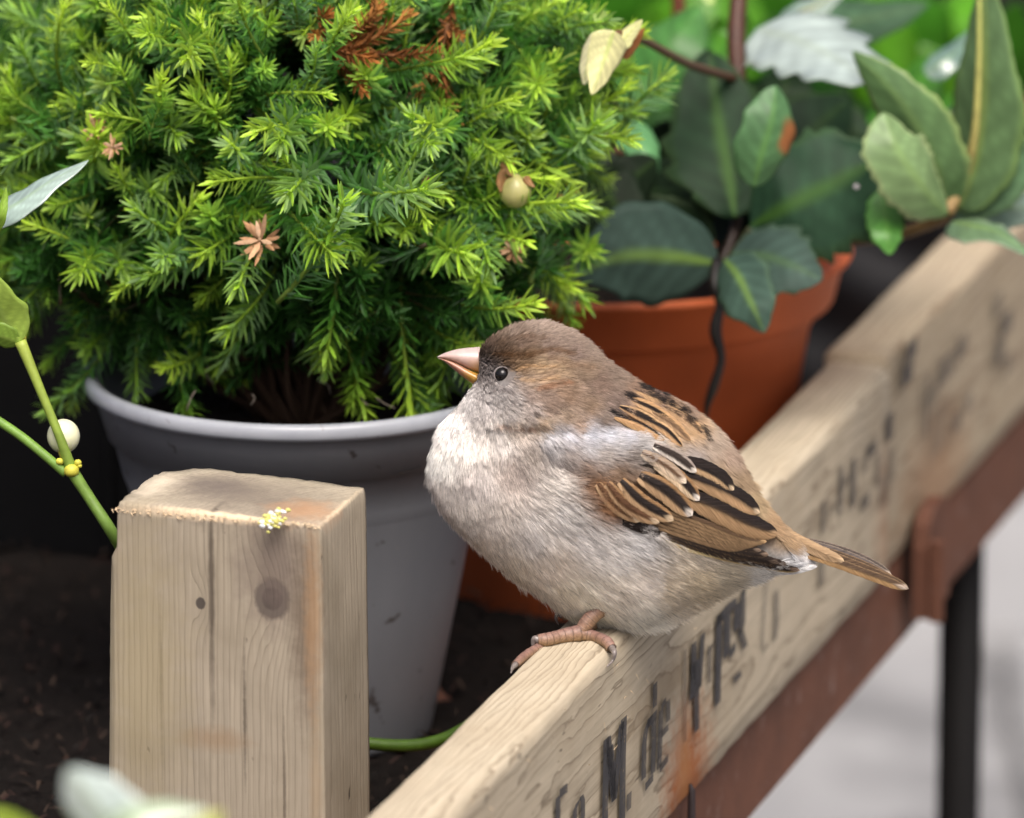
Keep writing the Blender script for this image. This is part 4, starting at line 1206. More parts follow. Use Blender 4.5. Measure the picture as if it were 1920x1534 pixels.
    lid = simple_mat('eyelid_skin', lin(128, 120, 118), 0.7, 0.3, 900, 0.3, 0.5, 0.0003)
    for sd in (1, -1):
        P = []
        for k in range(41):
            a = 2 * math.pi * k / 40
            P.append(bp(942 + 15.2 * math.cos(a), 703.5 + 14.6 * math.sin(a), sd * (hw + 2.8 + 0.8 * math.cos(2 * a)) * MM))
        tube('eyelid', P, 1.7 * MM, lid, BIRD, 8)
        # whitish beads on the lower lid
    wm = simple_mat('lid_fleck', lin(220, 218, 212), 0.6, 0.3, 900)
    V = []; F = []
    for k in range(9):
        a = math.radians(55 + 9 * k)
        c = bp(942 + 18.5 * math.cos(a), 703.5 + 18 * math.sin(a), (hw + 4.5) * MM)
        vv, ff = tube_vf([c - AX * 0.0003, c - AU * 0.0001, c + AX * 0.0003], [0.00008, 0.0002, 0.00008], 6, len(V))
        F += ff; V += list(vv)
    obj('lid_fleck', V, F, wm, BIRD)

    # ---- beak: two mandibles lofted along the bill
    bm_ = vcol_mat('horn', 0.28, 0.5, 0, 900, 0.10, 0.15, 0.0001, 0.25)
    top = catmull([(819,669),(832,662.5),(848,657),(868,653),(900,650)], 24)
    mid = catmull([(819.5,670.5),(836,674),(856,681),(878,692),(900,701)], 24)
    low = catmull([(822,672.5),(834,679),(851,693),(868,707),(889,722)], 24)
    def mandible(name, A, B, flip):
        nt, ns = 24, 20
        V = []; Cq = []
        for i in range(nt):
            t_ = i / (nt - 1)
            cxm = (A[i] + B[i]) / 2
            hw_ = 1.0 + 21 * t_ ** 0.75
            for j in range(ns):
                a = 2 * math.pi * j / ns
                # round ridge on the outer side, flatter at the gape
                v_ = math.cos(a); s_ = math.sin(a)
                k = (1 + v_) / 2 if not flip else (1 - v_) / 2
                p = B[i] + (A[i] - B[i]) * (1 + v_) / 2
                w_ = hw_ * s_ * (1.0 - 0.35 * k * k) 
                V.append((p[0], p[1], w_))
                if not flip:
                    c = lin(172, 134, 118) * (1 - k) + lin(186, 168, 164) * k  # paler top ridge is a reflection painted into the horn
                    y = np.clip((t_ - 0.74) / 0.22, 0, 1) * np.clip(1 - k * 1.6, 0, 1)
                    c = c * (1 - y) + lin(176, 130, 60) * y
                else:
                    c = lin(168, 124, 104) * (1 - k) + lin(164, 114, 94) * k
                    y = np.clip((t_ - 0.62) / 0.25, 0, 1)
                    c = c * (1 - y) + lin(180, 136, 60) * y
                tipk = max(0, 1 - t_ * 7)
                c = c * (1 - 0.5 * tipk) + lin(196, 190, 192) * 0.5 * tipk
                Cq.append(c)
        V = np.array(V)
        P = bp(V[:, 0], V[:, 1], V[:, 2] * MM)
        F = grid_faces(nt, ns, True) + [tuple(range(ns))[::-1], tuple((nt - 1) * ns + k for k in range(ns))]
        obj(name, P, F, bm_, BIRD, np.array(Cq))
    mandible('upper_beak', top, mid + np.array([0, -0.4]), False)
    mandible('lower_beak', mid + np.array([0.8, 0.5]), low, True)

    # ---- legs and feet
    fm_ = vcol_mat('leg_skin', 0.42, 0.45, 0, 1500, 0.28, 0.6, 0.0002)
    cm = NT('claw_horn'); cv = cm.coords()
    cm = cm.done(cm.bsdf(cm.mix(cm.noise(cv, 700), (0.09, 0.075, 0.07), (0.30, 0.26, 0.24)), 0.25, 0.5))
    def top_pt(px, py, up=0.0):
        q = hit(px, py, np.array([0, 0, TOPZ + up]), np.array([0, 0, 1.0])); return q
    def digit(P, r0, r1, name, parent, sc=9):
        C = catmull(P, 90)
        tt = np.linspace(0, 1, 90)
        R = (r0 + (r1 - r0) * tt) * (1.12 + 0.07 * (1 - ((tt * sc) % 1.0)) + 0.06 * np.sin(tt * 9.4 + 1))
        V, F = tube_vf(C, R, 12)
        z = V[:, 2] - np.repeat(C[:, 2], 12)
        k = np.clip(0.5 + z / (2 * r0), 0, 1)[:, None]
        ring = np.repeat(np.clip(((tt * sc) % 1.0) * 5, 0, 1), 12)[:, None]
        col = lin(150, 122, 84) * (1 - k) + lin(134, 104, 95) * k
        col = col * (0.38 + 0.62 * ring) * (1 + 0.18 * np.sin(V[:, :1] * 2600) * np.sin(V[:, 2:] * 3100 + 1))
        return obj(name, V, F, fm_, parent, col)
    def claw(P, r, parent):
        C = catmull(P, 16)
        return tube('claw', C, np.linspace(r, r * 0.16, 16), cm, parent, 10)
    UPZ = np.array([0, 0, 1.0])
    for sd in (1, -1):
        foot = bpy.data.objects.new('foot', None); COL.objects.link(foot); foot.empty_display_size = 0.005
        foot.parent = BIRD
        if sd == 1:
            j = top_pt(1086, 1187, 0.0022)
            hip = bp(1140, 1128, 0.010)
            digit([hip, hip * 0.45 + j * 0.55 + UPZ * .0008, j], 0.0022, 0.0016, 'shank', foot, 7)
            a1 = [j, top_pt(1052, 1193, 0.0019), top_pt(1026, 1199, 0.0017), top_pt(1008, 1200, 0.0017)]
            digit(a1, 0.0019, 0.0014, 'toe', foot, 7)
            e = a1[-1]
            claw([e + AX * .0003, e - AX * .0009 + UPZ * .0003, e - AX * .0012 - UPZ * .0016, e - AX * .0006 - UPZ * .0034], 0.00115, foot)
            f_in = lambda px, py, t_: hit(px, py, bw(0, t_, 0), N)
            a2 = [top_pt(1050, 1194, 0.0008), top_pt(1014, 1212, -0.0002), f_in(985, 1230, -0.0012), f_in(966, 1247, -0.0013)]
            digit(a2, 0.0013, 0.0010, 'toe', foot)
            claw([a2[-1], f_in(961, 1253, -0.0012), f_in(958, 1262, -0.0006)], 0.0009, foot)
            a3 = [j, top_pt(1112, 1193, 0.0014), top_pt(1136, 1203, 0.0013), top_pt(1147, 1216, 0.0002)]
            digit(a3, 0.0016, 0.0013, 'toe', foot, 6)
            e = a3[-1]
            claw([e + UPZ * .0002, hit(1152, 1224, bw(0, BT + .0016, 0), N), hit(1149, 1238, bw(0, BT + .0012, 0), N), hit(1138, 1250, bw(0, BT + .0004, 0), N)], 0.0010, foot)
            a4 = [j, top_pt(1098, 1180, 0.0014), top_pt(1112, 1172, 0.0013), top_pt(1124, 1164, 0.0012)]
            digit(a4, 0.0014, 0.0011, 'toe', foot)
        else:
            j = bp(1088, 1146, -0.010)
            hip = bp(1118, 1115, -0.010)
            digit([hip, hip * 0.4 + j * 0.6, j], 0.0016, 0.0013, 'shank', foot, 8)
            a1 = [j, bp(1070, 1150, -0.011), bp(1054, 1157, -0.0115)]
            digit(a1, 0.0016, 0.0013, 'toe', foot, 5)
            claw([a1[-1] + AX * .0003, bp(1047, 1152, -0.0115), bp(1043, 1162, -0.0115), bp(1048, 1174, -0.0115)], 0.0010, foot)
            a2 = [j, top_pt(1110, 1146, 0.0016), top_pt(1130, 1140, 0.0012)]
            digit(a2, 0.0014, 0.0011, 'toe', foot)
build_bird()

# ================================================================== PLANTS
# ---- grey pot with the needle-leaved bush
def pot_frame(cx, py_rim, z):
    """centre of a pot rim: world point"""
    return pt(cx, py_rim, z)

def build_conifer():
    zc = 2.15
    s = zc / FPX
    rc = pt(568, 692, zc)
    root = empty('potted_bush', (rc[0], rc[1], FLOORZ + 0.002), 'bushy bright green needle-leaved plant in a grey plastic pot', 'potted plant')
    t = NT('grey_plastic')
    v = t.coords()
    sc = t.noise(t.mapping(v, (40, 40, 14)), 1.0, 5, 0.6)
    c = t.mix(sc, (0.155, 0.165, 0.182), (0.235, 0.243, 0.260))
    spk = t.noise(v, 160, 2, 0.5)
    c = t.mix(t.ramp(spk, [(0.66, 0), (0.72, 0.8)]), c, (0.05, 0.04, 0.035))
    spk2 = t.noise(v, 75, 2, 0.4, 0.0)
    c = t.mix(t.ramp(spk2, [(0.72, 0), (0.76, 0.8)]), c, (0.30, 0.27, 0.24))
    gm = t.done(t.bsdf(c, 0.42, 0.45, t.noise(v, 300, 4), 0.15, 0.0004))
    hb = rc[2] - FLOORZ - 0.001
    R = 411 * s
    prof = [(0.0, -hb + .001), (238 * s, -hb), (241 * s, -hb + .002), (300 * s, -0.0375 - .022), (346 * s, -0.0205), (352 * s, -0.0190), (368 * s, -0.0183), (392 * s, -0.0062), (396 * s, -0.0052),
            (408 * s, -0.0048), (R, -0.0036), (R, -0.0012), (R - .0012, 0.0), (R - .0032, -0.0003), (R - .0040, -0.0022), (340 * s, -0.030), (330 * s, -0.034)]
    lathe('pot', prof[:9] + prof[14:], rc, gm, root, 120)
    t = NT('grey_plastic_lit_lip'); v = t.coords()
    c = t.mix(t.noise(v, 120, 4), (0.32, 0.34, 0.38), (0.44, 0.46, 0.50))  # paler grey paints in the highlight along the lip
    c = t.mix(t.ramp(t.noise(v, 260, 3), [(0.66, 0), (0.74, 0.7)]), c, (0.10, 0.08, 0.06))
    lathe('rim', [(394 * s, -0.0050)] + prof[9:15] + [(396 * s, -0.0048)], rc, t.done(t.bsdf(c, 0.25, 0.6)), root, 120)
    # soil in the pot
    t = NT('pot_soil'); v = t.coords()
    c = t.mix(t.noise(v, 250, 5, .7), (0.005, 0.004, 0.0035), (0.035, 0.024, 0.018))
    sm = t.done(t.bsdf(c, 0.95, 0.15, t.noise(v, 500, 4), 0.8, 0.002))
    V = [(rc[0], rc[1], rc[2] - .012)]; F = []
    nr, ns = 26, 60
    for i in range(1, nr + 1):
        for k in range(ns):
            a = 2 * math.pi * k / ns; r = (R - .006) * i / nr
            V.append((rc[0] + r * math.cos(a), rc[1] + r * math.sin(a), rc[2] - 0.016))
    V = np.array(V); V[:, 2] += bump_noise(V, 200, 3) * .003 + bump_noise(V, 700, 4) * .002
    for k in range(ns): F.append((0, 1 + k, 1 + (k + 1) % ns))
    for i in range(nr - 1):
        for k in range(ns):
            F.append((1 + i * ns + k, 1 + (i + 1) * ns + k, 1 + (i + 1) * ns + (k + 1) % ns, 1 + i * ns + (k + 1) % ns))
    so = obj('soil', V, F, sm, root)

    # ---- sprigs: a curved twig with spirally set needles
    nm = vcol_mat('needle', 0.42, 0.4, 0.34, 500, 0.22, 0.1)
    nm_dead = vcol_mat('dead_needle', 0.8, 0.2, 0.1, 500, 0.3, 0.2)
    def sprig_vf(seed, L=0.020, nn=64, needle=0.0062, tipc=(0.30, 0.52, 0.05), basec=(0.035, 0.135, 0.022), stemc=(0.16, 0.24, 0.045), curve=0.3, wide=0.00046, spread=62, grey=0.0):
        r = np.random.default_rng(seed)
        bend = r.uniform(-curve, curve, 2)
        tt = np.linspace(0, 1, 9)
        P = np.stack([bend[0] * L * tt ** 2, bend[1] * L * tt ** 2, L * tt], 1)
        V, F = tube_vf(P, np.linspace(0.00062, 0.00036, 9), 5)
        V = list(V)
        tt5 = np.repeat(tt, 5)[:, None]
        C = list(np.array(stemc) * (1 - tt5 ** 2) + np.array(tipc) * tt5 ** 2)
        for i in range(nn):
            t_ = 0.04 + 0.96 * (i + r.uniform(-.3, .3)) / nn
            t_ = min(max(t_, 0.0), 1.0)
            b = np.array([bend[0] * L * t_ ** 2, bend[1] * L * t_ ** 2, L * t_])
            ax = np.array([2 * bend[0] * t_, 2 * bend[1] * t_, 1.0]); ax /= np.linalg.norm(ax)
            az = i * 2.399963 + r.normal(0, .2)
            e1 = np.cross(ax, [0.3, 0.9, 0.1]); e1 /= np.linalg.norm(e1); e2 = np.cross(ax, e1)
            out = math.cos(az) * e1 + math.sin(az) * e2
            end = max(0.0, (t_ - 0.80) / 0.2)
            an = math.radians(spread + r.normal(0, 9) - 38 * end ** 1.5)
            d = math.cos(an) * ax + math.sin(an) * out
            up = np.cross(np.cross(d, ax), d); up /= np.linalg.norm(up) + 1e-9
            sd = np.cross(d, up)
            ln = needle * r.uniform(0.75, 1.15) * (1 - 0.45 * end ** 2) * (0.75 + 0.25 * min(1, t_ * 5))
            w = wide * r.uniform(0.85, 1.2)
            q = ax * ln * r.uniform(.05, .22)           # curl towards the tip
            o0 = len(V)
            V += [b, b + d * ln * .35 - sd * w + q * .2, b + d * ln * .35 + up * w * .55 + q * .2, b + d * ln * .35 + sd * w + q * .2,
                  b + d * ln * .75 - sd * w * .8 + q * .6, b + d * ln * .75 + up * w * .4 + q * .6, b + d * ln * .75 + sd * w * .8 + q * .6, b + d * ln + q]
            F += [(o0, o0 + 1, o0 + 2), (o0, o0 + 2, o0 + 3), (o0 + 1, o0 + 4, o0 + 5, o0 + 2), (o0 + 2, o0 + 5, o0 + 6, o0 + 3), (o0 + 4, o0 + 7, o0 + 5), (o0 + 5, o0 + 7, o0 + 6)]
            k = np.clip((t_ - 0.50) / 0.45, 0, 1) ** 1.4
            c = np.array(basec) * (1 - k) + np.array(tipc) * k
            c = c * r.uniform(0.7, 1.3)
            g = grey * r.random()
            c = c * (1 - g) + np.array((0.20, 0.33, 0.20)) * g
            C += [c * 0.9] + [c] * 3 + [c] * 3 + [c * 1.1 + 0.01]
        return np.array(V), F, np.array(C)
    var = []
    for k in range(10):
        g = (k % 5) / 4.0
        tip = np.array((0.54, 0.76, 0.055)) * (1 - .5 * g) + np.array((0.18, 0.50, 0.04)) * .5 * g
        V, F, C = sprig_vf(100 + k, L=0.018 + 0.010 * (k % 2), nn=72 + 32 * (k % 2), needle=0.0056 + 0.0012 * (k % 4) / 3, tipc=tip, basec=(0.085, 0.27, 0.032), curve=0.3 + 0.4 * (k % 2), wide=0.00043, grey=0.75 if k % 3 == 0 else 0.2)
        var.append((V, F, C, new_mesh('sprig', V, F, nm, C)))
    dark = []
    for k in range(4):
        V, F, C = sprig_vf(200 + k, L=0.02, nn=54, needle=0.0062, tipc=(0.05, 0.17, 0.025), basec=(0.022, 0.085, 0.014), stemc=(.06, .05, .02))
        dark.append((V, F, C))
    # crown: an uneven ellipsoid
    cz = pt(560, 250, zc)
    RX, RY, RZ = 560 * s, 0.078, 440 * s
    def frame(d, roll):
        d = d / np.linalg.norm(d)
        e1 = np.cross(d, [0.2, 0.5, 0.84]); e1 /= np.linalg.norm(e1); e2 = np.cross(d, e1)
        a, b = e1 * math.cos(roll) + e2 * math.sin(roll), -e1 * math.sin(roll) + e2 * math.cos(roll)
        return a, b, d
    def lump(n):
        return 1 + 0.02 + 0.10 * math.sin(5 * n[0] + 3 * n[2] + 1) + 0.07 * math.sin(9 * n[2] - 4 * n[0] + 2) + 0.05 * math.sin(13 * n[0] + 7 * n[1])
    def place(mesh, p, d, roll, sc_):
        o = bpy.data.objects.new('sprig', mesh); COL.objects.link(o)
        a, b, c = frame(d, roll)
        o.parent = root
        M = Matrix(((a[0] * sc_, b[0] * sc_, c[0] * sc_, p[0]), (a[1] * sc_, b[1] * sc_, c[1] * sc_, p[1]), (a[2] * sc_, b[2] * sc_, c[2] * sc_, p[2]), (0, 0, 0, 1)))
        o.matrix_parent_inverse = Matrix.Translation(root.location).inverted()
        o.matrix_basis = M
        return o
    r = np.random.default_rng(11)
    def surf_point(px, py, k=1.0):
        """front surface of the crown under a pixel, or None"""
        d = ray(px, py); o = CAM - cz
        A = np.array([1 / (RX * k), 1 / (RY * k), 1 / (RZ * k)])
        dd, oo = d * A, o * A
        a = dd @ dd; b = 2 * dd @ oo; c = oo @ oo - 1
        q = b * b - 4 * a * c
        if q < 0: return None
        return CAM + d * ((-b - math.sqrt(q)) / (2 * a))
    # tips that stand out, pointing to the viewer
    hero = [(410,95),(560,195),(470,290),(890,110),(1095,485),(745,575),(455,380),(600,215),(700,505),(665,435),(940,500),(820,330),(500,370),(880,390),(330,255),(350,30),(170,20),(720,280),(640,560),
            (760,130),(980,290),(1050,310),(1175,180),(1010,60),(690,170),(90,160),(40,180),(270,500),(200,640),(820,640),(1060,400),(960,400),(580,470),(300,110),(230,230),(440,200),(530,20),(860,250),(930,210),(1000,170),(1120,240),(720,380)]
    cnt = 0
    for i, (px, py) in enumerate(hero):
        p = surf_point(px, py, 0.97)
        if p is None: p = pt(px, py, zc - 0.01)
        n = (p - cz) / np.array([RX, RY, RZ]) ** 2; n /= np.linalg.norm(n)
        d = n * 0.8 - AF * 0.5 + r.normal(0, .42, 3) + np.array([0, 0, .1])
        d /= np.linalg.norm(d)
        sc_ = r.uniform(1.05, 1.35)
        place(var[(i * 3) % 10][3], p - d * 0.012 * sc_, d, r.uniform(0, 6.28), sc_); cnt += 1
    # the rest of the visible skin
    tries = 0
    while cnt < 300 and tries < 5000:
        tries += 1
        n = r.normal(size=3); n /= np.linalg.norm(n)
        if n[1] > 0.25 or n[2] < -0.93 or (n[2] < -.3 and r.random() < .55): continue
        k = lump(n) * r.uniform(0.88, 1.05)
        p = cz + n * np.array([RX, RY, RZ]) * k
        q_ = p - CAM; zq = q_ @ AF; ipx = W / 2 + FPX * (q_ @ AX) / zq; ipy = H / 2 - FPX * (q_ @ AU) / zq
        if ipx > 1000 + 0.9 * max(ipy, 0) and ipy < 190: continue
        nn = n / np.array([RX, RY, RZ]); nn /= np.linalg.norm(nn)
        d = nn * 0.9 + np.array([0, 0, 0.30 if n[2] > -.4 else -.25]) + r.normal(0, .45, 3)
        d /= np.linalg.norm(d)
        sc_ = r.choice([r.uniform(0.7, 1.0), r.uniform(1.0, 1.3), r.uniform(1.25, 1.6)])
        place(var[r.integers(10)][3], p - d * (0.020 if r.random() < .85 else .010) * sc_, d, r.uniform(0, 6.28), sc_); cnt += 1
    # what lies deeper and behind: one mass
    BV, BF_, BC = [], [], []; off = 0
    for i in range(1400):
        n = r.normal(size=3); n /= np.linalg.norm(n)
        if n[1] > 0.6: continue
        shell = r.uniform(0.5, 0.9) if i % 2 else r.uniform(0.84, 1.0)
        k = lump(n) * shell
        p = cz + n * np.array([RX, RY, RZ]) * k
        q_ = p - CAM; zq = q_ @ AF; ipx = W / 2 + FPX * (q_ @ AX) / zq; ipy = H / 2 - FPX * (q_ @ AU) / zq
        if ipx > 990 + 0.9 * max(ipy, 0) and ipy < 190: continue
        d = n * 0.9 + np.array([0, 0, .25]) + r.normal(0, .5, 3)
        a, b, c = frame(d, r.uniform(0, 6.28)); sc_ = r.uniform(.8, 1.2)
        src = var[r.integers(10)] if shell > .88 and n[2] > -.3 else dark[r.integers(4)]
        Vv = p - c * 0.016 + sc_ * (src[0][:, :1] * a + src[0][:, 1:2] * b + src[0][:, 2:] * c)
        BV.append(Vv); BC.append(src[2]); BF_ += [tuple(q + off for q in f) for f in src[1]]; off += len(Vv)
    fo = obj('inner_foliage', np.vstack(BV), BF_, nm, root, np.vstack(BC)); fo['kind'] = 'stuff'
    # hanging skirt over the pot's rim
    for (px, py, dx, dy) in [(780,640,.1,-1),(800,690,.25,-1),(815,610,.3,-.9),(750,700,.2,-1),(690,620,-.4,-.8),(330,680,.5,-.9),(210,640,-.3,-.8),(120,640,-.6,-.5),(260,600,-.2,-.9),(830,560,.4,-.7),(400,560,-.3,-.7),
                             (150,690,-.4,-.8),(300,640,.2,-.9),(870,610,.5,-.6),(930,590,.5,-.7),(1000,570,.5,-.6),(1050,560,.6,-.5),(620,600,.1,-.8),(90,560,-.8,-.4),(60,480,-.9,-.2),(780,740,.0,-1),(480,580,-.2,-.8)]:
        p = pt(px, py, zc - 0.045 + 0.00010 * abs(px - 568))
        d = np.array([dx, -0.35, dy]) + r.normal(0, .15, 3)
        place(var[r.integers(10)][3], p - d / np.linalg.norm(d) * .008, d, r.uniform(0, 6.28), r.uniform(.85, 1.15))
    # woody framework
    tm = simple_mat('twig_bark', (0.055, 0.032, 0.020), 0.85, 0.2, 300)
    tv, tf = [], []
    base = np.array([rc[0], rc[1], rc[2] - .02])
    for i in range(70):
        n = r.normal(size=3); n /= np.linalg.norm(n)
        e = cz + n * np.array([RX, RY, RZ]) * r.uniform(.55, .85)
        m = base * .5 + e * .5 + r.normal(0, .006, 3)
        P = catmull([base + r.normal(0, .004, 3) * np.array([1, 1, 0]), m, e], 10)
        vv, ff = tube_vf(P, np.linspace(.0016, .0006, 10), 5, len(tv)); tv += list(vv); tf += ff
    obj('stem', tv, tf, tm, root)
    # dead brown twigs and dried flower heads caught in the foliage
    dm = []
    for k, (c1, c2) in enumerate([((0.30, 0.11, 0.025), (0.20, 0.07, 0.02)), ((0.42, 0.20, 0.05), (0.26, 0.10, 0.03)), ((0.55, 0.38, 0.24), (0.42, 0.24, 0.12))]):
        V, F, C = sprig_vf(300 + k, L=0.018, nn=46, needle=0.0045, tipc=c1, basec=c2, stemc=(0.16, 0.07, 0.03), curve=.8, wide=0.0005, spread=50)
        dm.append(new_mesh('dead_sprig', V, F, nm_dead, C))
    def dead(px, py, z, d, k, sc_):
        o = place(dm[k], pt(px, py, z) - np.array(d) * 0.004, np.array(d, float), r.uniform(0, 6.28), sc_)
        o.name = 'dead_sprig'; return o
    for px, py, d, k, s_ in [(530,20,(.5,-.3,-.9),0,1.1),(560,60,(.9,-.3,-.5),0,1.2),(600,90,(1,-.4,-.1),0,1.2),(650,95,(1,-.4,.2),1,1.2),(690,75,(.4,-.5,.8),1,1.0),(720,105,(1,-.3,-.2),0,1.0),(640,120,(.8,-.5,-.6),0,.9),(610,70,(-.3,-.6,.6),1,.9),
                             (845,20,(-.2,-.4,-.9),1,1.1),(835,70,(-.2,-.4,-.9),1,1.2),(826,130,(-.1,-.4,-1),1,1.0),(840,50,(.6,-.5,-.4),1,.7),(580,60,(.2,-.6,.8),0,.9),(665,70,(0,-.6,1),1,.9),(500,10,(.3,-.3,-1),0,1)]:
        sp = surf_point(px, py, 0.985)
        dead(px, py, float(np.dot(sp - CAM, AF)) if sp is not None else zc - .05, d, k, s_)
    flw_lift = 1.10
    flw = [(495,455,1.0),(180,240,.55),(212,277,.5),(958,470,.6),(800,345,.3)]
    for px, py, s_ in flw:
        sp = surf_point(px, py, flw_lift)
        zz = float(np.dot(sp - CAM, AF)) if sp is not None else zc - .03
        V, F, C = sprig_vf(int(px), L=0.004, nn=16, needle=0.0075, tipc=(0.62, 0.42, 0.27), basec=(0.45, 0.25, 0.13), stemc=(.3, .2, .1), wide=0.0008, spread=75)
        o = place(new_mesh('dried_flower', V, F, nm_dead, C), pt(px, py, zz), np.array([r.normal(0, .3), -1, .3]), r.uniform(0, 6.28), s_)
        o.name = 'dried_flower'
    # strands of debris on the soil and rim
    V = []; F = []
    for px, py in [(470,760),(690,760),(620,740),(400,720),(350,770),(840,740),(740,765)]:
        p = pt(px, py, zc - 0.04 if py > 750 else zc - .02); p2 = p + np.array([r.normal(0, .003), 0, r.uniform(.002, .006)])
        vv, ff = tube_vf(catmull([p, (p + p2) / 2 + r.normal(0, .001, 3), p2], 6), .00018, 4, len(V)); V += list(vv); F += ff
    ob = obj('fibres', V, F, simple_mat('fibre_pale', (.3, .25, .2), .9, .2), so); ob['kind'] = 'stuff'
    return cz, (RX, RY, RZ), surf_point
CONE_C, CONE_R, CONE_SURF = build_conifer()

# ---- broad leaves
LEAF = vcol_mat('leaf_blade', 0.34, 0.3, 0.15, 140, 0.16, 0.25, 0.0008)
LEAF_GLOSS = vcol_mat('leaf_blade_glossy', 0.3, 0.9, 0.10, 140, 0.16, 0.25, 0.0008, 0.8)
LEAF_DARK = vcol_mat('leaf_blade_dark', 0.5, 0.10, 0.12, 140, 0.16, 0.25, 0.0008)
STEMM = vcol_mat('leaf_stem', 0.5, 0.4, 0.0, 300, 0.25, 0.2)

def leaf_vf(line, zs, hw, roll=0.0, fold=0.25, teeth=0, tooth=0.06, sag=0.1, col=(0.05, 0.12, 0.03), rib=(0.13, 0.24, 0.05), edge=None, patch=None, p_base=0.55, p_tip=0.75, wave=0.0, nt=34, ns=11, lobe=1.0, ribw=0.07):
    """leaf over a midrib polyline given in photo pixels with depths; hw half width in pixels; roll turns the blade about its midrib"""
    C = catmull(np.array(line, float), nt)
    Z = catmull(np.array(zs, float)[:, None], nt)[:, 0]
    P = np.array([pt(x, y, z) for (x, y), z in zip(C, Z)])
    T = np.gradient(P, axis=0); T /= np.linalg.norm(T, axis=1)[:, None]
    tt = np.linspace(0, 1, nt)
    prof = np.sin(math.pi * np.clip(tt, 0, 1) ** p_base) ** p_tip
    prof = np.maximum(prof, 0.02)
    sv = np.linspace(-1, 1, ns)
    V = []; CC_ = []
    m = Z.mean() / FPX
    for i in range(nt):
        s0 = np.cross(T[i], AF); s0 /= np.linalg.norm(s0)
        n0 = np.cross(s0, T[i])
        S = math.cos(roll) * s0 + math.sin(roll) * n0
        Nn = -math.sin(roll) * s0 + math.cos(roll) * n0
        for s in sv:
            w = hw * prof[i] * s * m * (lobe if s < 0 else 1.0) * (1 + 0.05 * math.sin(tt[i] * 11 + hw + (2 if s < 0 else 0)) + 0.04 * math.sin(tt[i] * 23 + hw * 2 + (1 if s < 0 else 0)))
            if teeth and abs(s) > 0.8:
                saw = (tt[i] * teeth) % 1.0
                w *= 1 + tooth * (saw - 0.4) * 2 * (abs(s) - .8) / .2
            h = fold * abs(w) + wave * hw * m * math.sin(tt[i] * 9 + s * 2) * abs(s) - sag * hw * m * (2 * tt[i] - 1) ** 2
            V.append(P[i] + S * w + Nn * h)
            c = np.array(col)
            k = math.exp(-(s / ribw) ** 2) * (1 - 0.6 * tt[i])
            vein = 0.5 + 0.5 * math.cos((tt[i] * 1.0 - abs(s) * 0.22) * 42)
            c = c * (1 + 0.45 * (vein ** 3) * (1 - 0.5 * abs(s))) * (1 + 0.10 * math.sin(tt[i] * 7 + s * 4 + hw)) * (1 - k) + np.array(rib) * k
            if edge is None and teeth and abs(s) > 0.93: c = c * .75 + np.array((0.10, 0.16, 0.06)) * .25
            if edge is not None and abs(s) > 0.93: c = c * .3 + np.array(edge) * .7
            if patch is not None:
                (pt_, ps_, pr_, pc_) = patch
                d = math.hypot((tt[i] - pt_) / pr_, (s - ps_) / (pr_ * 2.2))
                kk = min(max((1.15 - d) * 3, 0), 1)
                c = c * (1 - kk) + np.array(pc_) * kk
            CC_.append(c)
    return np.array(V), grid_faces(nt, ns), np.array(CC_)

def add_leaf(parent, *a, mat=None, name='leaf', **kw):
    V, F, C = leaf_vf(*a, **kw)
    if mat is None and name == 'leaf' and np.mean(kw.get('col', (0.1,) * 3)) < 0.06: mat = LEAF_DARK
    o = obj(name, V, F, mat or LEAF, parent, C)
    m = o.modifiers.new('blade', 'SOLIDIFY'); m.thickness = 0.00035; m.offset = 0
    return o

def add_stem(parent, line, zs, r, col, name='stem', col2=None):
    C = catmull(np.array(line, float), 26); Z = catmull(np.array(zs, float)[:, None], 26)[:, 0]
    P = [pt(x, y, z) for (x, y), z in zip(C, Z)]
    R = catmull(np.array(r if hasattr(r, '__len__') else (r, r), float)[:, None], 26)[:, 0]
    V, F = tube_vf(P, R, 9)
    k = np.repeat(np.linspace(0, 1, 26), 9)[:, None]
    cc = np.array(col) * (1 - k) + np.array(col2 if col2 is not None else col) * k
    return obj(name, V, F, STEMM, parent, cc)

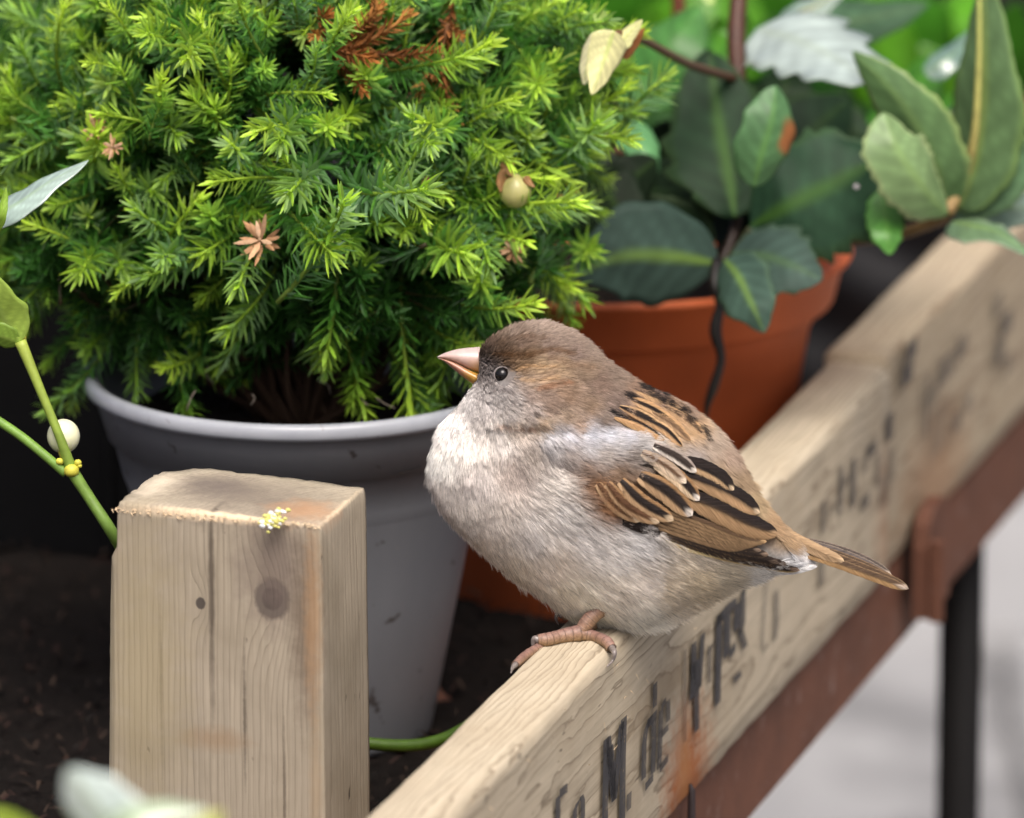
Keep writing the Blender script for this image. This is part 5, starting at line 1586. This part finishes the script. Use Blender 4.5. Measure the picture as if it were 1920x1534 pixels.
def build_hellebore():
    zc = 2.305
    s = zc / FPX
    rc = pt(1133, 452, zc)
    # rim centre so that the near lip shows at the right height
    root = empty('potted_rose', (rc[0], rc[1], FLOORZ), 'dark leathery-leaved plant with toothed leaves in a terracotta-coloured pot', 'potted plant')
    t = NT('terracotta')
    v = t.coords()
    c = t.mix(t.noise(v, 30, 5, .6), (0.50, 0.105, 0.030), (0.64, 0.150, 0.045))
    c = t.mix(t.ramp(t.noise(v, 14, 3), [(0.45, 0), (0.7, 0.5)]), c, (0.20, 0.05, 0.02))
    tm = t.done(t.bsdf(c, 0.55, 0.35, t.noise(v, 400, 4), 0.2, 0.0006))
    R = 466 * s
    zr = rc[2] - 0.0015
    c0 = np.array([rc[0], rc[1], zr])
    hb = zr - FLOORZ + 0.008
    prof = [(0, -hb), (0.048, -hb), (0.0495, -hb + .002), (R - 0.0122, -0.0190), (R - .0108, -0.0170), (R - .0064, -0.0160), (R - .0056, -0.0150), (R - .0028, -0.0035), (R - .0006, -0.0022), (R, -0.0010), (R - .0008, 0.0003), (R - .0040, 0.0), (R - 0.006, -.003), (R - .012, -0.022), (R - .016, -.030)]
    lathe('pot', prof, c0, tm, root, 120)
    sm = simple_mat('dark_soil', (0.012, 0.009, 0.007), 0.95, 0.1, 250, 0.6, 0.8, 0.002)  # very dark soil colour for this pot
    V = [(c0[0], c0[1], zr - .012)]; F = []
    ns = 60
    for i in range(1, 9):
        for k in range(ns):
            a = 2 * math.pi * k / ns; r_ = (R - .0085) * i / 8
            V.append((c0[0] + r_ * math.cos(a), c0[1] + r_ * math.sin(a), zr - .015 + random.uniform(-.001, .001)))
    for k in range(ns): F.append((0, 1 + k, 1 + (k + 1) % ns))
    for i in range(7):
        for k in range(ns): F.append((1 + i * ns + k, 1 + (i + 1) * ns + k, 1 + (i + 1) * ns + (k + 1) % ns, 1 + i * ns + (k + 1) % ns))
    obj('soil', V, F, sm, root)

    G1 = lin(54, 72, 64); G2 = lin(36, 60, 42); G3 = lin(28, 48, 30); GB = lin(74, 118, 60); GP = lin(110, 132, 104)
    RIB = lin(110, 140, 62); RIBD = lin(62, 96, 36)
    L = lambda *a, **k: add_leaf(root, *a, **k)
    # L1 big grey-green leaf lying over the pot's left
    L([(1333,489),(1250,480),(1160,482),(1072,512)], [2.215,2.205,2.20,2.20], 100, roll=.15, fold=.22, col=G1, rib=RIB, sag=.25, p_base=.8)
    # L2 lower pair
    L([(1362,490),(1385,520),(1412,575),(1434,624)], [2.205,2.19,2.18,2.18], 56, roll=-.2, fold=.2, teeth=5, tooth=.05, col=lin(58,78,68), rib=RIB, p_base=.7)
    L([(1375,480),(1430,480),(1490,500),(1540,528)], [2.21,2.205,2.20,2.20], 78, roll=.45, fold=.15, teeth=6, tooth=.12, col=lin(56,74,66), rib=lin(70,95,60), p_base=.8)
    # L3 large dark one
    L([(1410,424),(1480,385),(1570,340),(1650,300)], [2.215,2.21,2.215,2.22], 124, roll=.15, fold=.14, teeth=7, tooth=.12, col=G2, rib=RIBD, p_base=1.05, p_tip=.6, wave=.06)
    # L4 tall dark one
    L([(1378,412),(1365,320),(1345,210),(1330,98)], [2.225,2.23,2.24,2.25], 104, roll=-.1, fold=.14, teeth=5, tooth=.12, col=G3, rib=RIBD, p_base=.95, p_tip=.65, lobe=.9, wave=.06)
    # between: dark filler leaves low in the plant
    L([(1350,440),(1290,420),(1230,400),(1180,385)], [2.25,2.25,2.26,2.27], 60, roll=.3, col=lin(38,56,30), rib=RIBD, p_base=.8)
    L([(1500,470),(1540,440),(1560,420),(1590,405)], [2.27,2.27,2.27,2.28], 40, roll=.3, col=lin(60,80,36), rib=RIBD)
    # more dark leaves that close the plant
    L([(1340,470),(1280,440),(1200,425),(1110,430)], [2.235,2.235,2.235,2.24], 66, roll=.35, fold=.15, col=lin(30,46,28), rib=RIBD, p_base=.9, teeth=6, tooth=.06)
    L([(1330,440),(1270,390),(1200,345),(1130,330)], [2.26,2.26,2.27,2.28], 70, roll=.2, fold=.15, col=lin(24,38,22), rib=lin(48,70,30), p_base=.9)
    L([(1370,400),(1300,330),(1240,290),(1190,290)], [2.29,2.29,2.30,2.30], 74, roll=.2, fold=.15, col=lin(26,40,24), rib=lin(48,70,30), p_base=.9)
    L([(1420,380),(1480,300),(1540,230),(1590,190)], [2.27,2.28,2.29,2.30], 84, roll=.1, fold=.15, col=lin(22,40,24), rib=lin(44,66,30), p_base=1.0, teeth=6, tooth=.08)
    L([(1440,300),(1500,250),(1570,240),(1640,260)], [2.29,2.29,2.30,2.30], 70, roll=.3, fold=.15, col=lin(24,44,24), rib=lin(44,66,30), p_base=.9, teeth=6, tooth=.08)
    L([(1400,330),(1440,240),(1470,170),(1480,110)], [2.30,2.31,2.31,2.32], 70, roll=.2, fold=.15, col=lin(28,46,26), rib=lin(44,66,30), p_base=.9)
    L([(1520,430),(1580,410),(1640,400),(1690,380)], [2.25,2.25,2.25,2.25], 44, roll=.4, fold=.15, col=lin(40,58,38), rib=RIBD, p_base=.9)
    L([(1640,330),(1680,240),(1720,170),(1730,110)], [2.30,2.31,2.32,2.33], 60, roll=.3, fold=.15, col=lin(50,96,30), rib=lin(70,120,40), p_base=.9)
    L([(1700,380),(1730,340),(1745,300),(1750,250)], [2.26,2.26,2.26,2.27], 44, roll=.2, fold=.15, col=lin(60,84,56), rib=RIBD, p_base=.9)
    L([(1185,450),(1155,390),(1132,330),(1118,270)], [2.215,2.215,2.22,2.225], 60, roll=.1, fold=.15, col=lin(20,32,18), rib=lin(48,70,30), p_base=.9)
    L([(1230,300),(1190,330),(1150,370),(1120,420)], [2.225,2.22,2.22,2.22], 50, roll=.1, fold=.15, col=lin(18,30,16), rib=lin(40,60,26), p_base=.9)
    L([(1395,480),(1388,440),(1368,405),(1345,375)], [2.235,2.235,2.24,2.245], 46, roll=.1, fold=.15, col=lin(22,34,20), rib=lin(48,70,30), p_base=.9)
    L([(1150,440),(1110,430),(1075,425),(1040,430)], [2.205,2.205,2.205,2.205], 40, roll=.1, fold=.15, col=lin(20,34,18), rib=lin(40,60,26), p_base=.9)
    # L5 pale oval with a brown patch
    L([(1413,348),(1428,290),(1448,220),(1452,163)], [2.19,2.185,2.185,2.19], 56, roll=-.35, fold=.22, col=lin(74,110,70), rib=lin(96,140,72), p_base=.9, p_tip=.6, patch=(0.55, -0.85, .17, (0.26, 0.10, 0.035)))
    # L6 fresh green upper left
    L([(1180,205),(1215,150),(1265,80),(1312,18)], [2.28,2.28,2.28,2.29], 84, roll=.35, fold=.2, col=lin(60,108,48), rib=lin(76,124,56), p_base=.85, teeth=4, tooth=.05)
    # L7 small hanging
    L([(1152,222),(1180,245),(1210,285),(1226,332)], [2.24,2.235,2.23,2.23], 34, roll=.3, fold=.25, col=lin(84,134,84), rib=lin(100,150,90), p_base=.9, sag=.4)
    # L8 broad leaf, sky reflection painted into its pale colour
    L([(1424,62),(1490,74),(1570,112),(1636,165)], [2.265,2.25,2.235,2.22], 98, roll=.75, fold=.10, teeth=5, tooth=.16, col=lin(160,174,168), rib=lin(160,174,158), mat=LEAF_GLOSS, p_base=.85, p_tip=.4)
    # stem of the right-hand rosette
    add_stem(root, [(1350,470),(1450,455),(1555,452),(1680,440),(1775,405)], [2.24,2.26,2.26,2.24,2.23], (.0022,.0022,.0020,.0019,.0022), lin(58,48,30), col2=lin(96,76,44))
    # L9, L10 toothed pair
    L([(1776,395),(1755,310),(1690,190),(1602,96)], [2.225,2.215,2.21,2.215], 82, roll=.4, fold=.3, teeth=13, tooth=.07, col=lin(88,118,74), rib=lin(120,150,90), edge=lin(150,170,100), p_base=.75, lobe=.75)
    L([(1772,400),(1730,350),(1680,275),(1655,215)], [2.215,2.20,2.195,2.20], 68, roll=-.35, fold=.35, teeth=12, tooth=.08, col=lin(112,138,92), rib=lin(130,160,96), edge=lin(180,196,140), p_base=1.0, p_tip=.65)
    # L11 tall blade leaving the frame
    L([(1800,395),(1830,280),(1845,130),(1850,-60)], [2.23,2.225,2.22,2.22], 82, roll=.6, fold=.3, teeth=14, tooth=.04, col=lin(84,110,72), rib=lin(150,172,88), edge=lin(120,150,80), p_base=.7, ribw=.10)
    add_stem(root, [(1775,400),(1805,340),(1828,250),(1836,100),(1836,-40)], [2.222,2.222,2.215,2.212,2.212], (.0022,.0019,.0012,.0009,.0006), lin(150,120,80), col2=lin(160,170,90), name='leaf_stalk')
    # L12, L13, L14 to the right
    L([(1790,395),(1845,350),(1900,290),(1960,200)], [2.235,2.23,2.225,2.22], 62, roll=.5, fold=.3, teeth=10, tooth=.05, col=lin(96,128,92), rib=lin(130,160,90), p_base=.8)
    L([(1785,418),(1830,424),(1880,440),(1950,492)], [2.225,2.21,2.20,2.19], 40, roll=.9, fold=.35, teeth=10, tooth=.05, col=lin(98,124,92), rib=lin(120,150,80), edge=lin(190,210,180))
    L([(1790,405),(1850,395),(1920,390),(2010,392)], [2.24,2.24,2.24,2.24], 52, roll=.5, col=lin(104,126,112), rib=lin(110,136,96), fold=.1)
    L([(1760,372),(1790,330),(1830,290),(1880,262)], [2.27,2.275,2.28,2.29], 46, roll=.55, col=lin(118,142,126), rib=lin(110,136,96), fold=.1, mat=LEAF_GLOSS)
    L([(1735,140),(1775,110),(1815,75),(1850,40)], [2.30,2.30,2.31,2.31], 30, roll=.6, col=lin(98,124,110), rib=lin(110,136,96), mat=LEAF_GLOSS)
    L([(1770,300),(1775,270),(1790,230),(1800,190)], [2.33,2.33,2.34,2.34], 42, roll=.3, col=lin(84,96,92), rib=lin(100,120,96))
    # L15 little bright leaf hanging
    L([(1650,358),(1658,395),(1664,440),(1668,478)], [2.215,2.21,2.205,2.205], 36, roll=.2, fold=.2, teeth=5, tooth=.08, col=lin(74,126,52), rib=lin(100,150,66), p_base=.85)
    # top edge
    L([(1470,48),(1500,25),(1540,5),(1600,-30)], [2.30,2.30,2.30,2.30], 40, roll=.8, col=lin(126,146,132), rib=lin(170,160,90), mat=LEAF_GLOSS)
    L([(1480,60),(1560,45),(1650,30),(1740,10)], [2.34,2.34,2.35,2.36], 60, roll=.4, col=lin(60,86,62), rib=lin(80,100,66))
    L([(1320,130),(1340,100),(1352,65),(1350,30)], [2.31,2.31,2.32,2.32], 42, roll=.3, col=lin(56,104,26), rib=lin(80,130,40))
    L([(1405,150),(1410,110),(1408,70),(1400,20)], [2.30,2.30,2.31,2.31], 24, roll=.5, col=lin(60,110,26), rib=lin(80,130,40))
    # stems
    add_stem(root, [(1386,-20),(1380,80),(1386,190),(1384,300),(1380,420),(1352,500)], [2.26,2.255,2.25,2.24,2.23,2.225], (.0026,.0028,.0024,.0020,.0016,.0015), lin(74,42,28), col2=lin(44,34,28))
    add_stem(root, [(1270,-20),(1272,20),(1266,70)], [2.33,2.33,2.33], .0022, lin(88,44,22))
    add_stem(root, [(1352,500),(1380,470),(1408,430)], [2.22,2.215,2.212], .0012, lin(70,72,44))
    # withered stalk hanging down the pot
    add_stem(root, [(1345,488),(1340,530),(1350,570),(1341,620),(1352,672),(1338,725),(1326,760),(1324,790)], [2.21,2.205,2.203,2.203,2.204,2.206,2.208,2.21], (.0016,.0018,.0014,.0019,.0013,.0015,.0010,.0004), lin(24,20,18), name='withered_stalk')
    # flowers, faded cream
    fl = lambda *a, **k: add_leaf(root, *a, name='petal', **k)
    fl([(1150,58),(1140,90),(1125,135),(1108,178)], [2.10,2.10,2.10,2.10], 36, roll=.3, fold=.3, col=lin(206,204,150), rib=lin(190,206,120), p_base=.6)
    fl([(1130,62),(1112,90),(1100,130),(1096,160)], [2.105,2.105,2.105,2.105], 24, roll=-.5, fold=.3, col=lin(200,196,160), rib=lin(190,206,120), p_base=.6)
    fl([(1160,92),(1172,72),(1190,52),(1205,38)], [2.11,2.11,2.11,2.11], 16, roll=.3, col=lin(196,196,140), rib=lin(170,180,100))
    fl([(1168,110),(1180,90),(1196,70),(1208,52)], [2.115]*4, 13, roll=-.3, col=lin(150,96,56), rib=lin(120,80,40))
    fl([(1120,46),(1124,38),(1128,30),(1130,20)], [2.11]*4, 15, roll=0, col=lin(150,176,96), rib=lin(150,170,90), p_base=1.0)
    fl([(1322,4),(1328,-2),(1334,-8),(1338,-16)], [2.25]*4, 14, roll=.2, col=lin(170,196,120), rib=lin(150,170,90))
    add_stem(root, [(1140,70),(1168,62),(1215,80),(1290,120),(1384,150)], [2.105,2.115,2.16,2.21,2.25], (.0009,.0011,.0013,.0014), lin(110,80,50), col2=lin(74,46,30), name='flower_stalk')
    # a few bits of dirt on the big leaf
    fm = simple_mat('white_fleck', (0.6, 0.55, 0.58), 0.7, 0.2)
    p = pt(1606, 350, 2.205)
    V, F = tube_vf([p - AX * .0008, p, p + AX * .0008], [.0003, .0009, .0003], 8)
    obj('dropping', V, F, fm, root)
build_hellebore()

# ---- foliage behind, out of focus
def build_background():
    r = np.random.default_rng(5)
    kinds = [('pale', lin(70, 124, 22)), ('mid', lin(44, 92, 18)), ('dark', lin(22, 52, 14))]
    spots = [(1090,30,2.62,1,110),(1010,10,2.66,1,100),(1180,10,2.60,1,100),(1240,40,2.55,0,80),(1330,20,2.62,0,100),(1130,120,2.58,2,90),(1660,80,2.55,0,110),(1720,160,2.58,0,110),(1690,30,2.62,1,120),(1600,40,2.66,1,110),(1780,40,2.66,0,100),
             (1730,230,2.58,1,110),(1560,220,2.55,2,120),(1480,200,2.52,2,110),(1600,270,2.5,2,90),(1450,120,2.6,2,110),(1250,260,2.5,2,100),(1210,350,2.46,2,90),(1880,100,2.6,1,100),(1830,180,2.62,2,110),(20,40,2.6,2,110),(30,140,2.62,2,100),(-10,100,2.7,2,120),(60,10,2.66,2,110),(40,220,2.6,2,90),
             (1300,180,2.56,2,110),(1400,30,2.7,1,110),(1180,80,2.68,1,120),(1560,130,2.6,1,110),(1050,90,2.7,2,120),(1500,300,2.46,2,90)]
    root = None
    by = {}
    for px, py, z, k, hw in spots:
        key = 0 if px < 500 else 1
        if key not in by:
            base = pt(px, 300, 2.7); base[2] = 0.92
            by[key] = empty('leafy_plant', base, 'dark blurred leaves behind the left side of the needle bush' if key == 0 else 'mass of bright and dark blurred leaves behind the terracotta pot and its plant', 'plant', None)
        a = r.uniform(-2.2, -.9) if r.random() < .7 else r.uniform(-3, 0)
        Lp = hw * r.uniform(1.6, 2.3)
        dx, dy = math.cos(a) * Lp / 2, math.sin(a) * Lp / 2
        c = kinds[k][1] * r.uniform(.8, 1.25)
        add_leaf(by[key], [(px - dx, py - dy), (px + r.normal(0, 10), py), (px + dx, py + dy)], [z, z - .01, z + r.uniform(-.02, .02)], hw * .8, roll=r.uniform(-.6, .6), fold=.2, col=c, rib=c * 1.4, nt=14, ns=7)
        P = [pt(px - dx, py - dy, z), pt(px - dx * 1.3, py - dy + 120, z + .06)]
        e = P[-1].copy(); e[2] = min(e[2], 0.93) - .02; e[1] += .12
        V, F = tube_vf(catmull([P[0], P[1], e], 10), .0022, 6)
        obj('stem', V, F, STEMM, by[key], np.tile(lin(52, 60, 26), (len(V), 1)))
build_background()

# ---- mistletoe with its pale berries
def build_mistletoe():
    root = empty('mistletoe_sprig', pt(215, 1010, 2.03), 'forked green mistletoe twig with one white berry, behind the post on the left', 'mistletoe', 'cut mistletoe pieces')
    GS_ = lin(120, 150, 56); GD = lin(84, 118, 40); YE = lin(196, 190, 70)
    z = 2.035
    add_stem(root, [(245,1060),(208,996),(165,930),(134,882)], [z + .01, z, z, z], (.0016,.0017,.0016,.0018), lin(88,116,50), col2=lin(110,140,58))
    add_stem(root, [(134,882),(112,820),(75,730),(38,640)], [z, z - .002, z - .003, z - .003], (.0017,.0013,.0013,.0017), lin(112,140,54), col2=lin(150,166,70))
    add_stem(root, [(124,888),(85,855),(35,815),(-30,772)], [z, z, z + .002, z + .004], (.0014,.0013,.0013,.0013), lin(104,138,56), col2=lin(110,146,60))
    for (x, y, r_) in ((134,884,.0021),(146,868,.0010),(112,866,.0011),(40,634,.0014),(149,874,.0007)):
        p = pt(x, y, z - .001)
        V, F = tube_vf([p - AU * r_ * .7, p - AU * r_ * .3, p + AU * r_ * .4, p + AU * r_ * .9], [r_ * .5, r_, r_, r_ * .55], 10)
        obj('node', V, F, STEMM, root, np.tile(YE, (len(V), 1)))
    def berry(px, py, z_, r_, par, name='berry', c1=(0.66, 0.66, 0.42), c2=(0.76, 0.76, 0.55)):
        t = NT('berry_skin'); 
        m = t.done(t.bsdf(t.mix(t.noise(t.coords(), 200), c1, c2), 0.28, 0.5, Subsurface_Weight=0.3, Subsurface_Radius=(0.003, 0.003, 0.0015)))
        c = pt(px, py, z_); V = []
        for i in range(17):
            a = math.pi * i / 16
            for j in range(24):
                b = 2 * math.pi * j / 24
                V.append(c + r_ * (math.cos(a) * AU * 1.05 + math.sin(a) * (math.cos(b) * AX + math.sin(b) * AF)))
        o = obj(name, V, grid_faces(17, 24, True), m, par)
        return o
    b = berry(119, 818, z + .004, 31 * z / FPX, root)
    P = [pt(119, 845, z + .003), pt(124, 862, z + .001), pt(132, 878, z)]
    tube('berry_stalk', P, [.0016, .0013, .0013], STEMM, root, 8, np.tile(YE, (24, 1)))
    lf = lambda *a, **k: add_leaf(root, *a, **k)
    lf([(38,640),(10,600),(-15,550),(-40,480)], [z - .003, z - .006, z - .01, z - .012], 46, roll=.35, fold=.22, col=lin(140,166,72), rib=lin(150,176,86), p_base=.7)
    lf([(36,642),(12,634),(-20,624),(-60,620)], [z - .003, z - .004, z - .004, z - .004], 26, roll=.6, fold=.2, col=lin(120,150,60), rib=lin(140,166,76), p_base=.7)
    # second piece above: pale leaf and rib of another
    root2 = empty('mistletoe_sprig', pt(-30, 430, 2.045), 'pale silvery mistletoe leaf poking in from the left edge above the forked twig', 'mistletoe', 'cut mistletoe pieces')
    add_leaf(root2, [(-25,425),(30,385),(90,345),(168,316)], [2.05,2.045,2.045,2.05], 44, roll=.95, fold=.15, col=lin(150,170,160), rib=lin(150,176,140), mat=LEAF_GLOSS, p_base=.55, sag=.4)
    add_leaf(root2, [(-10,440),(2,405),(8,375),(12,352)], [2.04,2.035,2.035,2.035], 10, roll=.3, col=lin(130,165,60), rib=lin(140,170,70), p_base=.6)
    # foreground piece, very near the lens
    root3 = empty('mistletoe_sprig', pt(150, 1640, 1.52), 'pale mistletoe leaf, quite blurred, in the bottom left corner in front of the post', 'mistletoe', 'cut mistletoe pieces')
    G = lin(196, 212, 206)
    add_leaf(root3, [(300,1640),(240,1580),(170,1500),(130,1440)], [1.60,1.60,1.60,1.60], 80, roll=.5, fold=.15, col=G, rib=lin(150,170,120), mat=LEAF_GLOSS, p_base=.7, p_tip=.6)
    add_leaf(root3, [(160,1600),(230,1545),(310,1522),(390,1524)], [1.60,1.59,1.59,1.59], 40, roll=.7, fold=.15, col=lin(160,176,150), rib=lin(150,170,120), mat=LEAF_GLOSS)
    add_stem(root3, [(-40,1535),(20,1540),(160,1610),(420,1560)], [1.62,1.62,1.60,1.60], .0022, lin(120,140,40))
    add_leaf(root3, [(360,1560),(385,1545),(405,1530),(420,1524)], [1.6]*4, 16, roll=.3, col=lin(180,180,110), rib=lin(150,170,100))
    # a stalk lying on the compost between post and board
    root4 = empty('mistletoe_twig', pt(700, 1400, 2.09), 'bare green twig lying on the compost between post and board', 'mistletoe', 'cut mistletoe pieces')
    add_stem(root4, [(560,1378),(660,1391),(760,1398),(830,1386),(900,1350)], [2.085,2.085,2.088,2.092,2.10], .0018, lin(66, 94, 22), col2=lin(70, 98, 26))
    # a lone berry caught in the bush
    p = CONE_SURF(966, 356, 1.0)
    zz = float(np.dot(p - CAM, AF)) - .011
    root5 = empty('mistletoe_berry', pt(966, 356, zz), 'single cream berry with a brown husk caught in the needle bush', 'berry')
    berry(966, 358, zz, 31 * zz / FPX, root5, 'berry', (0.40, 0.38, 0.13), (0.52, 0.48, 0.22))
    hm = lin(150, 112, 72)
    for (x0, y0, x1, y1, w_) in ((950,318,938,362,12),(952,300,960,332,14),(985,330,1003,352,8)):
        add_leaf(root5, [(x0, y0), ((x0 + x1) / 2 - 3, (y0 + y1) / 2), (x1, y1)], [zz - .003] * 3, w_, roll=.3, col=hm, rib=hm * .8, nt=10, ns=5, name='husk')
    # bird-dropping and lichen fleck on the post
    fm = vcol_mat('lichen', .6, .3, 0, 600, .3, .5)
    V, F, C = [], [], []
    rr = np.random.default_rng(3)
    for k in range(60):
        p = pt(514 + rr.normal(0, 13), 975 + rr.normal(0, 7), 1.9725 - .001)
        q = rr.uniform(.0003, .0008)
        vv, ff = tube_vf([p - AX * q, p - AX * q * .4 + AU * q * .2, p + AX * q * .4, p + AX * q], [q * .3, q * .8, q * .8, q * .3], 7, len(V))
        c = lin(210, 206, 120) if rr.random() < .65 else lin(225, 228, 230)
        V += list(vv); F += ff; C += [c] * len(vv)
    o = obj('lichen', V, F, fm, None, np.array(C)); tag(o, 'small crusty yellow and white blotch on the top edge of the post', 'lichen')
build_mistletoe()
